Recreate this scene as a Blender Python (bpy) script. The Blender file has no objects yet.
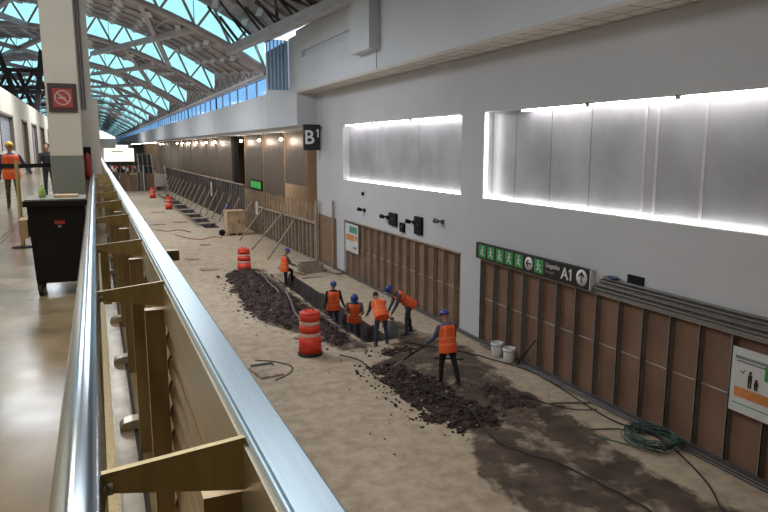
import bpy, math, random
from mathutils import Vector, Matrix, noise
random.seed(7)
C = bpy.context.scene.collection
PI = math.pi

# ------------------------------------------------------------------ camera
F_PX, VPX, VPY, CAM_Z = 660.0, 94.0, 147.0, 5.2
fy = Vector((VPX - 384, VPY - 256, F_PX)).normalized()      # world Y seen from the camera
dn = fy.cross(Vector((1, 0, 0))).normalized()
if dn.y < 0: dn = -dn
fx = dn.cross(fy)
if fx.x < 0: fx = -fx
cam_d = bpy.data.cameras.new('camera'); cam = bpy.data.objects.new('camera', cam_d); C.objects.link(cam)
cam_d.sensor_width = 36; cam_d.lens = F_PX / 768 * 36; cam_d.clip_start = 0.02; cam_d.clip_end = 900
cols = [Vector((fx[i], fy[i], -dn[i])) for i in range(3)]
cam.matrix_world = Matrix(((cols[0].x, -cols[1].x, -cols[2].x, 0), (cols[0].y, -cols[1].y, -cols[2].y, 0),
                           (cols[0].z, -cols[1].z, -cols[2].z, CAM_Z), (0, 0, 0, 1)))
sc = bpy.context.scene
sc.camera = cam

# ------------------------------------------------------------------ world, exposure, lights
w = bpy.data.worlds.new('sky'); sc.world = w; w.use_nodes = True
bg = w.node_tree.nodes['Background']
bg.inputs['Color'].default_value = (0.80, 0.90, 1.0, 1)
bg.inputs['Strength'].default_value = 1.3
sc.view_settings.view_transform = 'Standard'; sc.view_settings.look = 'None'
sc.view_settings.gamma = 1.0; sc.view_settings.exposure = 0.55; sc.view_settings.use_curve_mapping = False

def area_light(name, loc, sx, sy, power, col, rot=(0, 0, 0)):
    d = bpy.data.lights.new(name, 'AREA'); d.shape = 'RECTANGLE'; d.size = sx; d.size_y = sy
    d.energy = power; d.color = col
    o = bpy.data.objects.new(name, d); C.objects.link(o); o.location = loc; o.rotation_euler = rot
    return o
DAY = (0.92, 0.95, 1.0)
for y_, z_, p_ in ((8, 9.8, 260), (22.5, 9.8, 640), (39.5, 9.8, 700), (56, 9.8, 700), (72, 9.8, 650), (95, 9.8, 800), (130, 9.8, 1000)):
    area_light('added_hall_fill', (0.0, y_, z_), 6, 6, p_, DAY)  # unseen fill lights added under the roof, no fixtures
area_light('added_walkway_fill', (-2.0, 8.0, 8.4), 1.0, 4.0, 70, (1.0, 0.84, 0.6))  # two unseen warm lights added to brighten the walkway and column
area_light('added_walkway_fill', (-2.0, 1.0, 8.2), 1.0, 3.0, 90, (1.0, 0.82, 0.55))

# ------------------------------------------------------------------ materials
MATS = {}
def mat(name, col, rough=0.6, metal=0.0, var=0.12, scale=4.0, col2=None, bump=0.0, bscale=None, emit=None, estr=0.0, stretch=None, spec=None):
    if name in MATS: return MATS[name]
    m = bpy.data.materials.new(name); m.use_nodes = True; nt = m.node_tree; N = nt.nodes; L = nt.links
    b = N['Principled BSDF']
    b.inputs['Roughness'].default_value = rough; b.inputs['Metallic'].default_value = metal
    if spec is not None: b.inputs['Specular IOR Level'].default_value = spec
    tc = N.new('ShaderNodeTexCoord'); src = tc.outputs['Object']
    if stretch:
        mp = N.new('ShaderNodeMapping'); mp.inputs['Scale'].default_value = stretch
        L.new(src, mp.inputs['Vector']); src = mp.outputs['Vector']
    n = N.new('ShaderNodeTexNoise'); n.inputs['Scale'].default_value = scale; n.inputs['Detail'].default_value = 5
    L.new(src, n.inputs['Vector'])
    r = N.new('ShaderNodeValToRGB')
    c1 = [c * (1 - var) for c in col]; c2 = list(col2) if col2 else [min(1, c * (1 + var)) for c in col]
    r.color_ramp.elements[0].position = 0.35; r.color_ramp.elements[1].position = 0.65
    r.color_ramp.elements[0].color = (*c1, 1); r.color_ramp.elements[1].color = (*c2, 1)
    L.new(n.outputs['Fac'], r.inputs['Fac']); L.new(r.outputs['Color'], b.inputs['Base Color'])
    if bump:
        n2 = N.new('ShaderNodeTexNoise'); n2.inputs['Scale'].default_value = bscale or scale * 4; n2.inputs['Detail'].default_value = 6
        L.new(src, n2.inputs['Vector'])
        bp = N.new('ShaderNodeBump'); bp.inputs['Strength'].default_value = bump; bp.inputs['Distance'].default_value = 0.03
        L.new(n2.outputs['Fac'], bp.inputs['Height']); L.new(bp.outputs['Normal'], b.inputs['Normal'])
    if emit:
        b.inputs['Emission Color'].default_value = (*emit, 1); b.inputs['Emission Strength'].default_value = estr
    MATS[name] = m
    return m
def glass(name, col, gloss=0.08):
    m = bpy.data.materials.new(name); m.use_nodes = True; nt = m.node_tree; N = nt.nodes; L = nt.links
    N.remove(N['Principled BSDF'])
    t = N.new('ShaderNodeBsdfTransparent')
    nz = N.new('ShaderNodeTexNoise'); nz.inputs['Scale'].default_value = 0.6
    tc = N.new('ShaderNodeTexCoord'); L.new(tc.outputs['Object'], nz.inputs['Vector'])
    rp = N.new('ShaderNodeValToRGB'); rp.color_ramp.elements[0].position = .35; rp.color_ramp.elements[1].position = .65
    rp.color_ramp.elements[0].color = (*[c * .88 for c in col], 1); rp.color_ramp.elements[1].color = (*col, 1)
    L.new(nz.outputs['Fac'], rp.inputs['Fac']); L.new(rp.outputs['Color'], t.inputs['Color'])
    g = N.new('ShaderNodeBsdfGlossy'); g.inputs['Roughness'].default_value = 0.1
    mx = N.new('ShaderNodeMixShader'); mx.inputs['Fac'].default_value = gloss
    L.new(t.outputs[0], mx.inputs[1]); L.new(g.outputs[0], mx.inputs[2]); L.new(mx.outputs[0], N['Material Output'].inputs['Surface'])
    return m
M = dict(
    wall=mat('white_painted_wall', (.55, .56, .59), .75, var=.04, scale=.5, bump=.06, bscale=18),
    upper=mat('pale_upper_wall', (.66, .70, .76), .7, var=.03, scale=.4, bump=.04, bscale=14),
    soffit=mat('soffit_tile', (.62, .58, .53), .8, var=.05, scale=2),
    dark=mat('dark_gap', (.02, .02, .02), .8),
    board=mat('brown_board', (.215, .125, .082), .75, var=.16, scale=1.2, bump=.1, bscale=30),
    board2=mat('tan_board', (.23, .155, .105), .75, var=.16, scale=1.5, bump=.1, bscale=30),
    stud=mat('galvanised_stud', (.27, .25, .23), .5, .4, var=.15, scale=3),
    studb=mat('tan_stud', (.38, .29, .21), .6, .1, var=.15, scale=3),
    ply=mat('plywood', (.23, .14, .085), .75, var=.2, scale=2, stretch=(1, 1, 6)),
    greyb=mat('weathered_grey_board', (.12, .10, .09), .8, var=.25, scale=1.3),
    wood=mat('old_lumber', (.33, .26, .19), .75, var=.2, scale=6),
    steel=mat('painted_roof_steel', (.58, .55, .58), .5, .2, var=.1, scale=1),
    steeld=mat('dark_roof_steel', (.07, .06, .065), .5, .3, var=.1, scale=1),
    deck=mat('roof_deck', (.44, .42, .44), .8, var=.3, scale=.7, stretch=(3, .3, 1)),
    baffle=mat('white_baffle', (.7, .74, .78), .6, var=.05),
    chrome=mat('polished_steel', (.52, .60, .68), .16, 1.0, var=.06, scale=3, stretch=(20, .4, 20)),
    rail=mat('brushed_steel', (.34, .42, .47), .3, 1.0, var=.05, scale=4, stretch=(40, .6, 40)),
    brass=mat('olive_tinted_steel', (.42, .34, .17), .38, .75, var=.12, scale=5, stretch=(8, 8, 1)),
    bronze=mat('brown_tinted_steel', (.34, .26, .15), .35, .8, var=.15, scale=3, stretch=(8, 8, 1)),
    slat=mat('tan_tinted_slat', (.42, .34, .25), .3, .9, var=.1, scale=3, stretch=(8, 1, 8)),
    tan_reflect=mat('painted_tan_reflection', (.40, .36, .28), .35, .85, var=.08, scale=3, stretch=(8, 1, 8)),  # tan stands in for surroundings mirrored in the rail side
    toe=mat('worn_steel_plate', (.55, .50, .42), .28, .9, var=.2, scale=6),
    column=mat('beige_column', (.46, .43, .37), .6, var=.05, scale=1.5),
    colg=mat('grey_green_paint', (.14, .15, .125), .6, var=.06, scale=2),
    black=mat('black_plastic', (.008, .008, .009), .6, var=.2, spec=.2),
    blackg=mat('black_sign_panel', (.012, .014, .014), .5, var=.1),
    tyre=mat('black_rubber', (.02, .02, .02), .8),
    red=mat('red_plate', (.30, .03, .025), .5),
    redd=mat('dark_red_sign', (.035, .015, .013), .6),
    white=mat('white_mark', (.75, .75, .75), .6, var=.03),
    faded=mat('faded_white_print', (.36, .33, .31), .6),
    whitep=mat('white_plastic', (.62, .63, .62), .5, var=.05),
    green=mat('sign_green', (.05, .30, .08), .5, var=.08),
    greenlit=mat('lit_green_sign', (.04, .3, .05), .5, emit=(.08, .6, .1), estr=.25),
    orange=mat('orange_vest', (1.0, .13, .03), .75, var=.12, scale=7, emit=None),
    drum=mat('orange_red_drum', (.70, .045, .018), .5, var=.15, scale=5),
    stripe=mat('reflective_band', (.66, .42, .36), .5, var=.1),
    vstripe=mat('vest_reflective_band', (.95, .26, .10), .5, var=.1),
    skin=mat('skin', (.36, .19, .12), .6),
    jeans=mat('dark_blue_trousers', (.035, .045, .07), .85, var=.25, scale=8),
    blackc=mat('black_clothing', (.012, .012, .015), .85, var=.2),
    sleeve=mat('grey_sleeve', (.09, .09, .10), .85, var=.2, scale=8),
    bluec=mat('blue_sleeve', (.05, .08, .17), .85, var=.2),
    camo=mat('camouflage_trousers', (.05, .055, .03), .9, scale=14, col2=(.16, .14, .08)),
    boots=mat('dusty_boots', (.07, .05, .04), .85, var=.3, scale=15),
    hatb=mat('blue_hard_hat', (.025, .05, .28), .35, var=.05),
    haty=mat('yellow_hard_hat', (.75, .48, .03), .35, var=.05),
    hair=mat('black_hair', (.01, .009, .008), .7, var=.3, scale=30),
    eye=mat('eye_dark', (.02, .015, .01), .3),
    redc=mat('red_shirt', (.45, .03, .03), .8), whitec=mat('white_shirt', (.6, .6, .6), .8),
    bottle=mat('green_bottle', (.25, .42, .12), .25),
    cardb=mat('cardboard', (.42, .30, .18), .8, var=.12, scale=5),
    crate=mat('wrapped_crate', (.46, .34, .22), .6, var=.2, scale=2),
    rubble=mat('dark_rubble', (.038, .022, .020), .95, var=.45, scale=5, col2=(.085, .052, .046), bump=.9, bscale=25),
    gravel=mat('grey_gravel', (.04, .028, .026), .9, var=.4, scale=2.5, col2=(.115, .085, .075)),
    stone=mat('pale_stone', (.36, .29, .215), .9, var=.25, scale=5),
    hose=mat('green_hose', (.02, .07, .055), .45, var=.3, scale=5, col2=(.07, .16, .13)),
    cable=mat('dark_cable', (.025, .02, .02), .7), cableg=mat('grey_cable', (.16, .14, .13), .7),
    pipe=mat('grey_conduit', (.15, .145, .14), .45, .4, var=.1),
    pale=mat('pale_board', (.5, .47, .42), .7, var=.15, scale=3),
    recess=mat('beige_recess_wall', (.50, .38, .26), .7, var=.05, scale=1),
    panel=mat('bronze_facade_panel', (.17, .125, .095), .45, .3, var=.15, scale=.8, stretch=(4, 4, .3)),
    shutter=mat('grey_shutter', (.30, .32, .36), .5, .3, stretch=(.1, .1, 12), scale=2, var=.3),
    lwall=mat('cream_wall', (.58, .53, .42), .7, var=.05, scale=1),
    teal=mat('dark_teal_glass', (.02, .05, .06), .15, var=.3, scale=1),
    frost=mat('frosted_grey_panel', (.42, .425, .455), .42, .25, var=.16, scale=.9, stretch=(1, 1, .8)),
    mullion=mat('pale_joint_strip', (.55, .55, .56), .5, var=.05),
    tube=mat('fluorescent_tube', (1, 1, 1), .5, emit=(1, .94, .92), estr=15.0),
    led=mat('sill_light_strip', (1, 1, 1), .5, emit=(1, .97, .90), estr=7.0),
    bulb=mat('warm_bulb', (1, 1, 1), .5, emit=(1, .84, .68), estr=30.0),
    linear=mat('far_strip_lamp', (1, 1, 1), .5, emit=(1, .82, .70), estr=6.0),
    screen=mat('lit_billboard', (.5, .5, .4), .5, emit=(1, .96, .78), estr=.85, var=.05),
    orangeb=mat('orange_bar', (.62, .24, .07), .6), tealb=mat('teal_print', (.06, .28, .22), .6), greyp=mat('grey_print', (.2, .22, .25), .6),
    planter=mat('old_concrete_trough', (.24, .20, .155), .9, var=.2, scale=5, bump=.2),
)
M['sky_glass'] = glass('skylight_glass', (.36, .68, .66))
M['clere_glass'] = glass('clerestory_glass', (.17, .36, .60), .12)

# polished walkway floor
def floor_polished():
    m = mat('polished_floor', (.20, .16, .10), .2, var=.28, scale=1.6, bump=0)
    nt = m.node_tree; N = nt.nodes; L = nt.links; b = N['Principled BSDF']
    n = N.new('ShaderNodeTexNoise'); n.inputs['Scale'].default_value = 2.2; n.inputs['Detail'].default_value = 4
    tc = N.new('ShaderNodeTexCoord'); L.new(tc.outputs['Object'], n.inputs['Vector'])
    mr = N.new('ShaderNodeMapRange'); mr.inputs['To Min'].default_value = .10; mr.inputs['To Max'].default_value = .34
    L.new(n.outputs['Fac'], mr.inputs['Value']); L.new(mr.outputs['Result'], b.inputs['Roughness'])
    return m
M['polish'] = floor_polished()

# dug-up concrete floor: pale concrete, with brown earth where the attribute says the soil was spread; trench shade is painted in
def floor_concrete():
    m = bpy.data.materials.new('stained_concrete'); m.use_nodes = True; nt = m.node_tree; N = nt.nodes; L = nt.links
    b = N['Principled BSDF']; b.inputs['Roughness'].default_value = .9
    tc = N.new('ShaderNodeTexCoord')
    def nz(s, d=6, ro=.6):
        n = N.new('ShaderNodeTexNoise'); n.inputs['Scale'].default_value = s; n.inputs['Detail'].default_value = d
        n.inputs['Roughness'].default_value = ro; L.new(tc.outputs['Object'], n.inputs['Vector']); return n
    def ramp(src, p0, p1, c0, c1):
        r = N.new('ShaderNodeValToRGB'); r.color_ramp.elements[0].position = p0; r.color_ramp.elements[1].position = p1
        r.color_ramp.elements[0].color = (*c0, 1); r.color_ramp.elements[1].color = (*c1, 1); L.new(src, r.inputs['Fac']); return r
    def mix(f, a, c):
        x = N.new('ShaderNodeMix'); x.data_type = 'RGBA'; L.new(f, x.inputs[0]); L.new(a, x.inputs[6]); L.new(c, x.inputs[7]); return x.outputs[2]
    base = ramp(nz(.45).outputs['Fac'], .3, .7, (.36, .285, .20), (.54, .44, .32))
    grime = ramp(nz(3.2, 9, .72).outputs['Fac'], .38, .60, (.23, .18, .125), (.56, .46, .345))
    half = N.new('ShaderNodeValue'); half.outputs[0].default_value = .45
    a = mix(half.outputs[0], base.outputs['Color'], grime.outputs['Color'])
    soil = ramp(nz(1.6).outputs['Fac'], .35, .68, (.052, .034, .024), (.125, .088, .062))
    at = N.new('ShaderNodeAttribute'); at.attribute_name = 'soil'
    nn = nz(1.5, 8, .65)
    add = N.new('ShaderNodeMath'); add.operation = 'ADD'; L.new(at.outputs['Fac'], add.inputs[0]); L.new(nn.outputs['Fac'], add.inputs[1])
    mr = N.new('ShaderNodeMapRange'); mr.inputs['From Min'].default_value = .89; mr.inputs['From Max'].default_value = 1.08
    L.new(add.outputs[0], mr.inputs['Value'])
    c = mix(mr.outputs['Result'], a, soil.outputs['Color'])
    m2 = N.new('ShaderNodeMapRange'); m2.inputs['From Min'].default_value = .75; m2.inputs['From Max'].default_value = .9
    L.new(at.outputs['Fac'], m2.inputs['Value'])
    trench_shade = ramp(nz(4).outputs['Fac'], .35, .65, (.016, .010, .009), (.045, .030, .026))  # near-black earth colour paints the shade inside the trench
    c = mix(m2.outputs['Result'], c, trench_shade.outputs['Color'])
    L.new(c, b.inputs['Base Color'])
    bp = N.new('ShaderNodeBump'); bp.inputs['Strength'].default_value = .5; bp.inputs['Distance'].default_value = .03
    L.new(nz(9).outputs['Fac'], bp.inputs['Height']); L.new(bp.outputs['Normal'], b.inputs['Normal'])
    return m
M['concrete'] = floor_concrete()

# ------------------------------------------------------------------ mesh helpers
class MB:
    def __init__(s): s.v = []; s.f = []; s.fm = []; s.sm = []
    def add(s, vs, fs, mi=0, smooth=False):
        o = len(s.v); s.v += [tuple(v) for v in vs]; s.f += [tuple(i + o for i in f) for f in fs]
        s.fm += [mi] * len(fs); s.sm += [smooth] * len(fs); return s
    def box(s, a, b, mi=0):
        x0, y0, z0 = a; x1, y1, z1 = b
        vs = [(x0, y0, z0), (x1, y0, z0), (x1, y1, z0), (x0, y1, z0), (x0, y0, z1), (x1, y0, z1), (x1, y1, z1), (x0, y1, z1)]
        return s.add(vs, [(0, 3, 2, 1), (4, 5, 6, 7), (0, 1, 5, 4), (1, 2, 6, 5), (2, 3, 7, 6), (3, 0, 4, 7)], mi)
    def beam(s, p, q, wd, hd=None, mi=0, up=(0, 0, 1)):
        p = Vector(p); q = Vector(q); hd = hd or wd; d = (q - p).normalized(); u = Vector(up)
        if abs(d.dot(u)) > .98: u = Vector((1, 0, 0))
        a = d.cross(u).normalized() * wd / 2; b = a.cross(d).normalized() * hd / 2
        vs = [p - a - b, p + a - b, p + a + b, p - a + b, q - a - b, q + a - b, q + a + b, q - a + b]
        return s.add(vs, [(0, 3, 2, 1), (4, 5, 6, 7), (0, 1, 5, 4), (1, 2, 6, 5), (2, 3, 7, 6), (3, 0, 4, 7)], mi)
    def tube(s, pts, r, n=8, mi=0, closed=True):
        pts = [Vector(p) for p in pts]; rs = r if isinstance(r, (list, tuple)) else [r] * len(pts)
        vs = []; k = len(pts)
        for i, p in enumerate(pts):
            d = (pts[min(i + 1, k - 1)] - pts[max(i - 1, 0)])
            d = d.normalized() if d.length > 1e-9 else Vector((0, 0, 1))
            u = Vector((0, 0, 1)) if abs(d.z) < .9 else Vector((1, 0, 0))
            a = d.cross(u).normalized(); b = d.cross(a).normalized()
            for j in range(n):
                t = 2 * PI * j / n; vs.append(p + (a * math.cos(t) + b * math.sin(t)) * rs[i])
        fs = [(i * n + j, i * n + (j + 1) % n, (i + 1) * n + (j + 1) % n, (i + 1) * n + j) for i in range(k - 1) for j in range(n)]
        s.add(vs, fs, mi, True)
        if closed:
            s.add([vs[j] for j in range(n)], [tuple(range(n))], mi); s.add([vs[(k - 1) * n + j] for j in range(n)], [tuple(reversed(range(n)))], mi)
        return s
    def lathe(s, prof, c=(0, 0, 0), n=24, mi=0, axis='z'):
        vs = []
        for r, z in prof:
            for j in range(n):
                t = 2 * PI * j / n; x, y = r * math.cos(t), r * math.sin(t)
                q = (x, y, z) if axis == 'z' else ((z, x, y) if axis == 'x' else (x, z, y))
                vs.append((c[0] + q[0], c[1] + q[1], c[2] + q[2]))
        k = len(prof)
        fs = [(i * n + j, i * n + (j + 1) % n, (i + 1) * n + (j + 1) % n, (i + 1) * n + j) for i in range(k - 1) for j in range(n)]
        return s.add(vs, fs, mi, True)
    def ell(s, c, r, n=12, m=8, mi=0, R=None, jit=0, zmin=-1):
        vs = []; fs = []
        for i in range(m + 1):
            ph = PI * i / m - PI / 2
            for j in range(n):
                t = 2 * PI * j / n
                k = 1 + (random.random() - .5) * jit
                v = Vector((r[0] * math.cos(ph) * math.cos(t) * k, r[1] * math.cos(ph) * math.sin(t) * k, r[2] * max(math.sin(ph), zmin) * k))
                if R: v = R @ v
                vs.append(v + Vector(c))
        fs = [(i * n + j, i * n + (j + 1) % n, (i + 1) * n + (j + 1) % n, (i + 1) * n + j) for i in range(m) for j in range(n)]
        return s.add(vs, fs, mi, jit == 0)
    def prism(s, poly, d0, d1, plane='yz', mi=0):
        n = len(poly)
        def P(u, v, d): return {'yz': (d, u, v), 'xz': (u, d, v), 'xy': (u, v, d)}[plane]
        vs = [P(u, v, d0) for u, v in poly] + [P(u, v, d1) for u, v in poly]
        fs = [tuple(range(n)), tuple(reversed(range(n, 2 * n)))] + [(i, (i + 1) % n, n + (i + 1) % n, n + i) for i in range(n)]
        return s.add(vs, fs, mi)
    def build(s, name, m, parent=None, origin=None):
        me = bpy.data.meshes.new(name)
        off = Vector(origin) if origin is not None else Vector((0, 0, 0))
        if origin is None and parent is not None: off = wloc(parent)
        me.from_pydata([Vector(v) - off for v in s.v], [], s.f)
        ms = m if isinstance(m, (list, tuple)) else [m]
        for x in ms: me.materials.append(x)
        me.polygons.foreach_set('material_index', s.fm); me.polygons.foreach_set('use_smooth', s.sm)
        me.update()
        o = bpy.data.objects.new(name, me); C.objects.link(o)
        if parent is not None:
            o.parent = parent
        if origin is not None: o.location = off if parent is None else off - wloc(parent)
        return o
WL = {}
def wloc(o):
    v = Vector((0, 0, 0))
    while o is not None: v += Vector(WL.get(o.name, o.location)); o = o.parent
    return v
def tag(o, label, cat, group=None, kind=None):
    o['label'] = label; o['category'] = cat
    if group: o['group'] = group
    if kind: o['kind'] = kind
    return o
def thing(name, label, cat, loc=(0, 0, 0), group=None, kind=None):
    o = bpy.data.objects.new(name, None); C.objects.link(o); o.location = loc
    o.empty_display_size = .1
    return tag(o, label, cat, group, kind)
def struct(name, mb, m, parent=None):
    o = mb.build(name, m, parent)
    if parent is None: o['kind'] = 'structure'
    return o
def sroot(name, loc=(0, 0, 0)):
    o = bpy.data.objects.new(name, None); C.objects.link(o); o.location = loc; o['kind'] = 'structure'; return o
def copy_tree(o, parent=None):
    c = o.copy(); C.objects.link(c); c.parent = parent
    for ch in list(o.children):
        copy_tree(ch, c)
    return c
def bx(a, b): return MB().box(a, b)
def text_mb(s, size, place, depth=.004, bold=0):
    """place(u,v,d) -> world; letters u right, v up"""
    cu = bpy.data.curves.new('t', 'FONT'); cu.body = s; cu.size = size; cu.extrude = depth; cu.offset = bold; cu.resolution_u = 3
    o = bpy.data.objects.new('t', cu); C.objects.link(o)
    dg = bpy.context.evaluated_depsgraph_get(); me = bpy.data.meshes.new_from_object(o.evaluated_get(dg))
    vs = [place(*v.co) for v in me.vertices]; fs = [tuple(p.vertices) for p in me.polygons]
    bpy.data.objects.remove(o); bpy.data.curves.remove(cu); bpy.data.meshes.remove(me)
    return MB().add(vs, fs)

# ================================================================== LARGE STRUCTURE
XW = 9.24                     # near right wall
XB = 8.32                     # upper wall and far band
WY = 3.6                      # walkway level
HE = 300.0

# ---- lower floor, one height field with the trenches dug into it
def pip(x, y, poly):
    c = False; n = len(poly); j = n - 1
    for i in range(n):
        xi, yi = poly[i]; xj, yj = poly[j]
        if (yi > y) != (yj > y) and x < (xj - xi) * (y - yi) / (yj - yi) + xi: c = not c
        j = i
    return c
SOIL = [
    [(5.6, 14.3), (6.4, 14.6), (6.9, 15.7), (8.3, 16.1), (8.75, 14.6), (8.5, 12.9), (8.2, 11.2), (8.6, 10.4), (8.3, 9.5), (8.2, 8.4), (8.0, 7.2), (8.4, 5.5), (5.6, 6.2), (5.2, 7.7), (5.3, 8.7), (5.9, 10.0), (5.6, 12.0)],
    [(4.1, 22.4), (4.6, 26.6), (5.4, 28.3), (6.4, 28.1), (6.4, 15.2), (5.5, 15.2), (4.9, 17.3), (4.1, 18.9)],
    [(7.2, 15.6), (8.2, 16.2), (8.3, 17.6), (7.4, 18.0)],
    [(5.9, 44), (6.4, 44), (6.3, 78), (5.9, 78)],
]
def soil(x, y):
    m = 0.0
    for poly in SOIL:
        if pip(x, y, poly): m = 1
    return m
def soil_soft(x, y):
    return sum(soil(x + a, y + b) for a, b in ((0, 0), (.18, 0), (-.18, 0), (0, .25), (0, -.25))) / 5
def trench_depth(x, y):
    xc = 6.74 + .05 * noise.noise((0, y * .8, 0)); hw = .36 + .06 * noise.noise((3, y * 1.3, 0))
    ins = 0
    if 15.9 < y < 26.4: ins = 1
    if 43.6 < y < 78: ins = 1; hw = .42
    if not ins: return 0
    e = min(1, max(0, (hw - abs(x - xc)) / .08))
    if y < 16.6: e *= (y - 15.9) / .7
    return -.72 * e
def ground(x, y):
    z = .012 * noise.noise((x * 1.2, y * 1.2, 0))
    z += trench_depth(x, y)
    if y < 45:
        s = soil_soft(x, y)
        if s and z > -.1: z += s * (.02 + .05 * abs(noise.noise((x * 2.5, y * 2.5, 4))))
    return z
ys = []; y = 4.2
while y < HE:
    ys.append(y); y += .075 if y < 30 else (.25 if y < 80 else 5)
xs = []; x = .45
while x < XW + .08: xs.append(x); x += .075 
vs = [(x, y, ground(x, y)) for y in ys for x in xs]; nx = len(xs)
fs = [(j * nx + i, j * nx + i + 1, (j + 1) * nx + i + 1, (j + 1) * nx + i) for j in range(len(ys) - 1) for i in range(nx - 1)]
fl = MB().add(vs, fs, 0, True)
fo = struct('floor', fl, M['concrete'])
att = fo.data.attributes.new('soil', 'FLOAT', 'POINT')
att.data.foreach_set('value', [.60 * soil_soft(v[0], v[1]) + (.9 if min(trench_depth(v[0] + e, v[1]) for e in (-.085, 0, .085)) < -.05 else 0) for v in vs])  # high values inside the trench select its painted shade
struct('floor', bx((XW + .04, 28.8, -.2), (14, HE, -.02)), M['concrete'])
struct('floor', bx((.3, -16, -.2), (XW, 4.25, -.02)), M['concrete'])

# ---- walkway slab, its floor and edge wall
sl = MB().box((-4.3, -16, 3.2), (.36, HE, WY)); sl = struct('floor', sl, M['polish'])
jt = MB()
for x0 in (-1.55, -1.62): jt.box((x0, -2, WY), (x0 + .012, 60, WY + .002))
struct('trim_1', jt, M['dark'])
struct('wall_left', bx((.30, -16, -.2), (.40, HE, 3.2)), M['lwall'])
# left hall wall with openings
lw = MB()
ops = [(36.2, 42.0, 5.0, 6.9), (47, 50.5, WY, 6.9), (54, 58.5, WY, 6.9), (62, 67, WY, 6.9), (72, 78, WY, 6.9), (84, 92, WY, 6.9)]
yy = -16
for a, b, z0, z1 in ops:
    lw.box((-4.3, yy, WY), (-4.0, a, 8.1)); lw.box((-4.3, a, z1), (-4.0, b, 8.1))
    if z0 > WY: lw.box((-4.3, a, WY), (-4.0, b, z0))
    yy = b
lw.box((-4.3, yy, WY), (-4.0, HE, 8.1))
struct('wall_left', lw, M['lwall'])
for k, (a, b, z0, z1) in enumerate(ops):
    r = sroot('window_%d' % (k + 1) if k == 0 else 'door_%d' % k, (-4.15, (a + b) / 2, z0))
    MB().box((-4.2, a, z0), (-4.17, b, z1)).build('shutter', M['shutter'] if k in (0, 2) else M['board2'], r)
    fr = MB()
    for q in (a, b - .12): fr.box((-4.17, q, z0), (-3.97, q + .12, z1))
    fr.box((-4.17, a, z1 - .12), (-3.97, b, z1)); fr.build('frame', M['panel'], r)
struct('wall_left', MB().box((-17.3, -16, 0), (-17, HE, 9.2)), M['lwall'])
struct('ceiling', bx((-17, -16, 7.9), (-4.3, HE, 8.05)), M['upper'])
struct('wall_back', bx((-17.3, -16.3, 0), (14, -16, 14)), M['wall'])

# ---- right wall with the two light niches and the two partition bays
rw = MB()
T = .45
def wallbox(y0, y1, z0, z1, x0=XW, x1=XW + T): rw.box((x0, y0, z0), (x1, y1, z1))
wallbox(-16, 28.8, 6.09, 7.56)
wallbox(-16, 28.8, 2.28, 3.86)
wallbox(14.83, 15.97, 3.86, 6.09); wallbox(25.5, 28.8, 3.86, 6.09)
wallbox(14.86, 15.9, 0, 2.28); wallbox(25.45, 28.8, 0, 2.28)
wallbox(-16, -6, 3.86, 6.09); wallbox(-16, -2, 0, 2.28)
rw.box((XW + T, -16, 0), (XW + T + .1, 28.8, 7.56))
rw.box((XB, 28.8, 6.15), (XW + .3, 29.0, 7.54)); rw.box((XW, 28.8, 0), (XW + .3, 29.0, 6.15))
struct('wall_right', rw, M['wall'])
# upper wall (nearer plane) with slot and soffit
uw = MB()
uw.box((XB, -16, 7.62), (XB + .3, 28.8, 8.95)); uw.box((XB, -16, 8.95), (XB + .3, 21.5, 10.15)); uw.box((XB, 28.0, 8.95), (XB + .3, 28.8, 10.15))
uw.box((XB, 21.5, 9.2), (XB + .3, 28.0, 10.15)); uw.box((XB + .12, 21.5, 8.95), (XB + .3, 28.0, 9.2))
uw.box((XB, 28.8, 7.88), (XB + .3, 30.0, 9.98)); uw.box((XB, 28.8, 7.54), (XB + .3, 29.0, 7.88))
struct('wall_right', uw, M['upper'])
so = MB().box((XB, -16, 7.54), (XW + T, 28.8, 7.62)); so = struct('ceiling', so, M['soffit'])
sj = MB(); yj = -2
while yj < 28: sj.box((XB + .02, yj, 7.534), (XW, yj + .018, 7.545)); yj += .61
sj.box((XB + .45, -2, 7.534), (XB + .465, 19, 7.545)); struct('trim_2', sj, M['stud'])
# far band
bd = MB().box((XB, 29.0, 6.15), (XB + .3, HE, 7.88)); bd.box((XB + .3, 29, 6.0), (14, HE, 6.2))
struct('wall_right', bd, M['upper'])
struct('wall_right', bx((13, 28.8, -.1), (13.3, HE, 6.2)), M['recess'])
struct('wall_right', bx((XW + .3, 28.8, -.1), (13, 29.0, 6.2)), M['recess'])
# seam lines in the band
sm = MB()
for q in (34.4, 39, 45.2, 50.5, 56, 61, 66): sm.box((XB - .004, q, 6.16), (XB, q + .03, 7.87))
struct('trim_3', sm, M['wall'])
struct('wall_far', bx((-17, HE, 0), (XB, HE + .3, 8.6)), M['lwall'])

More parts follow.
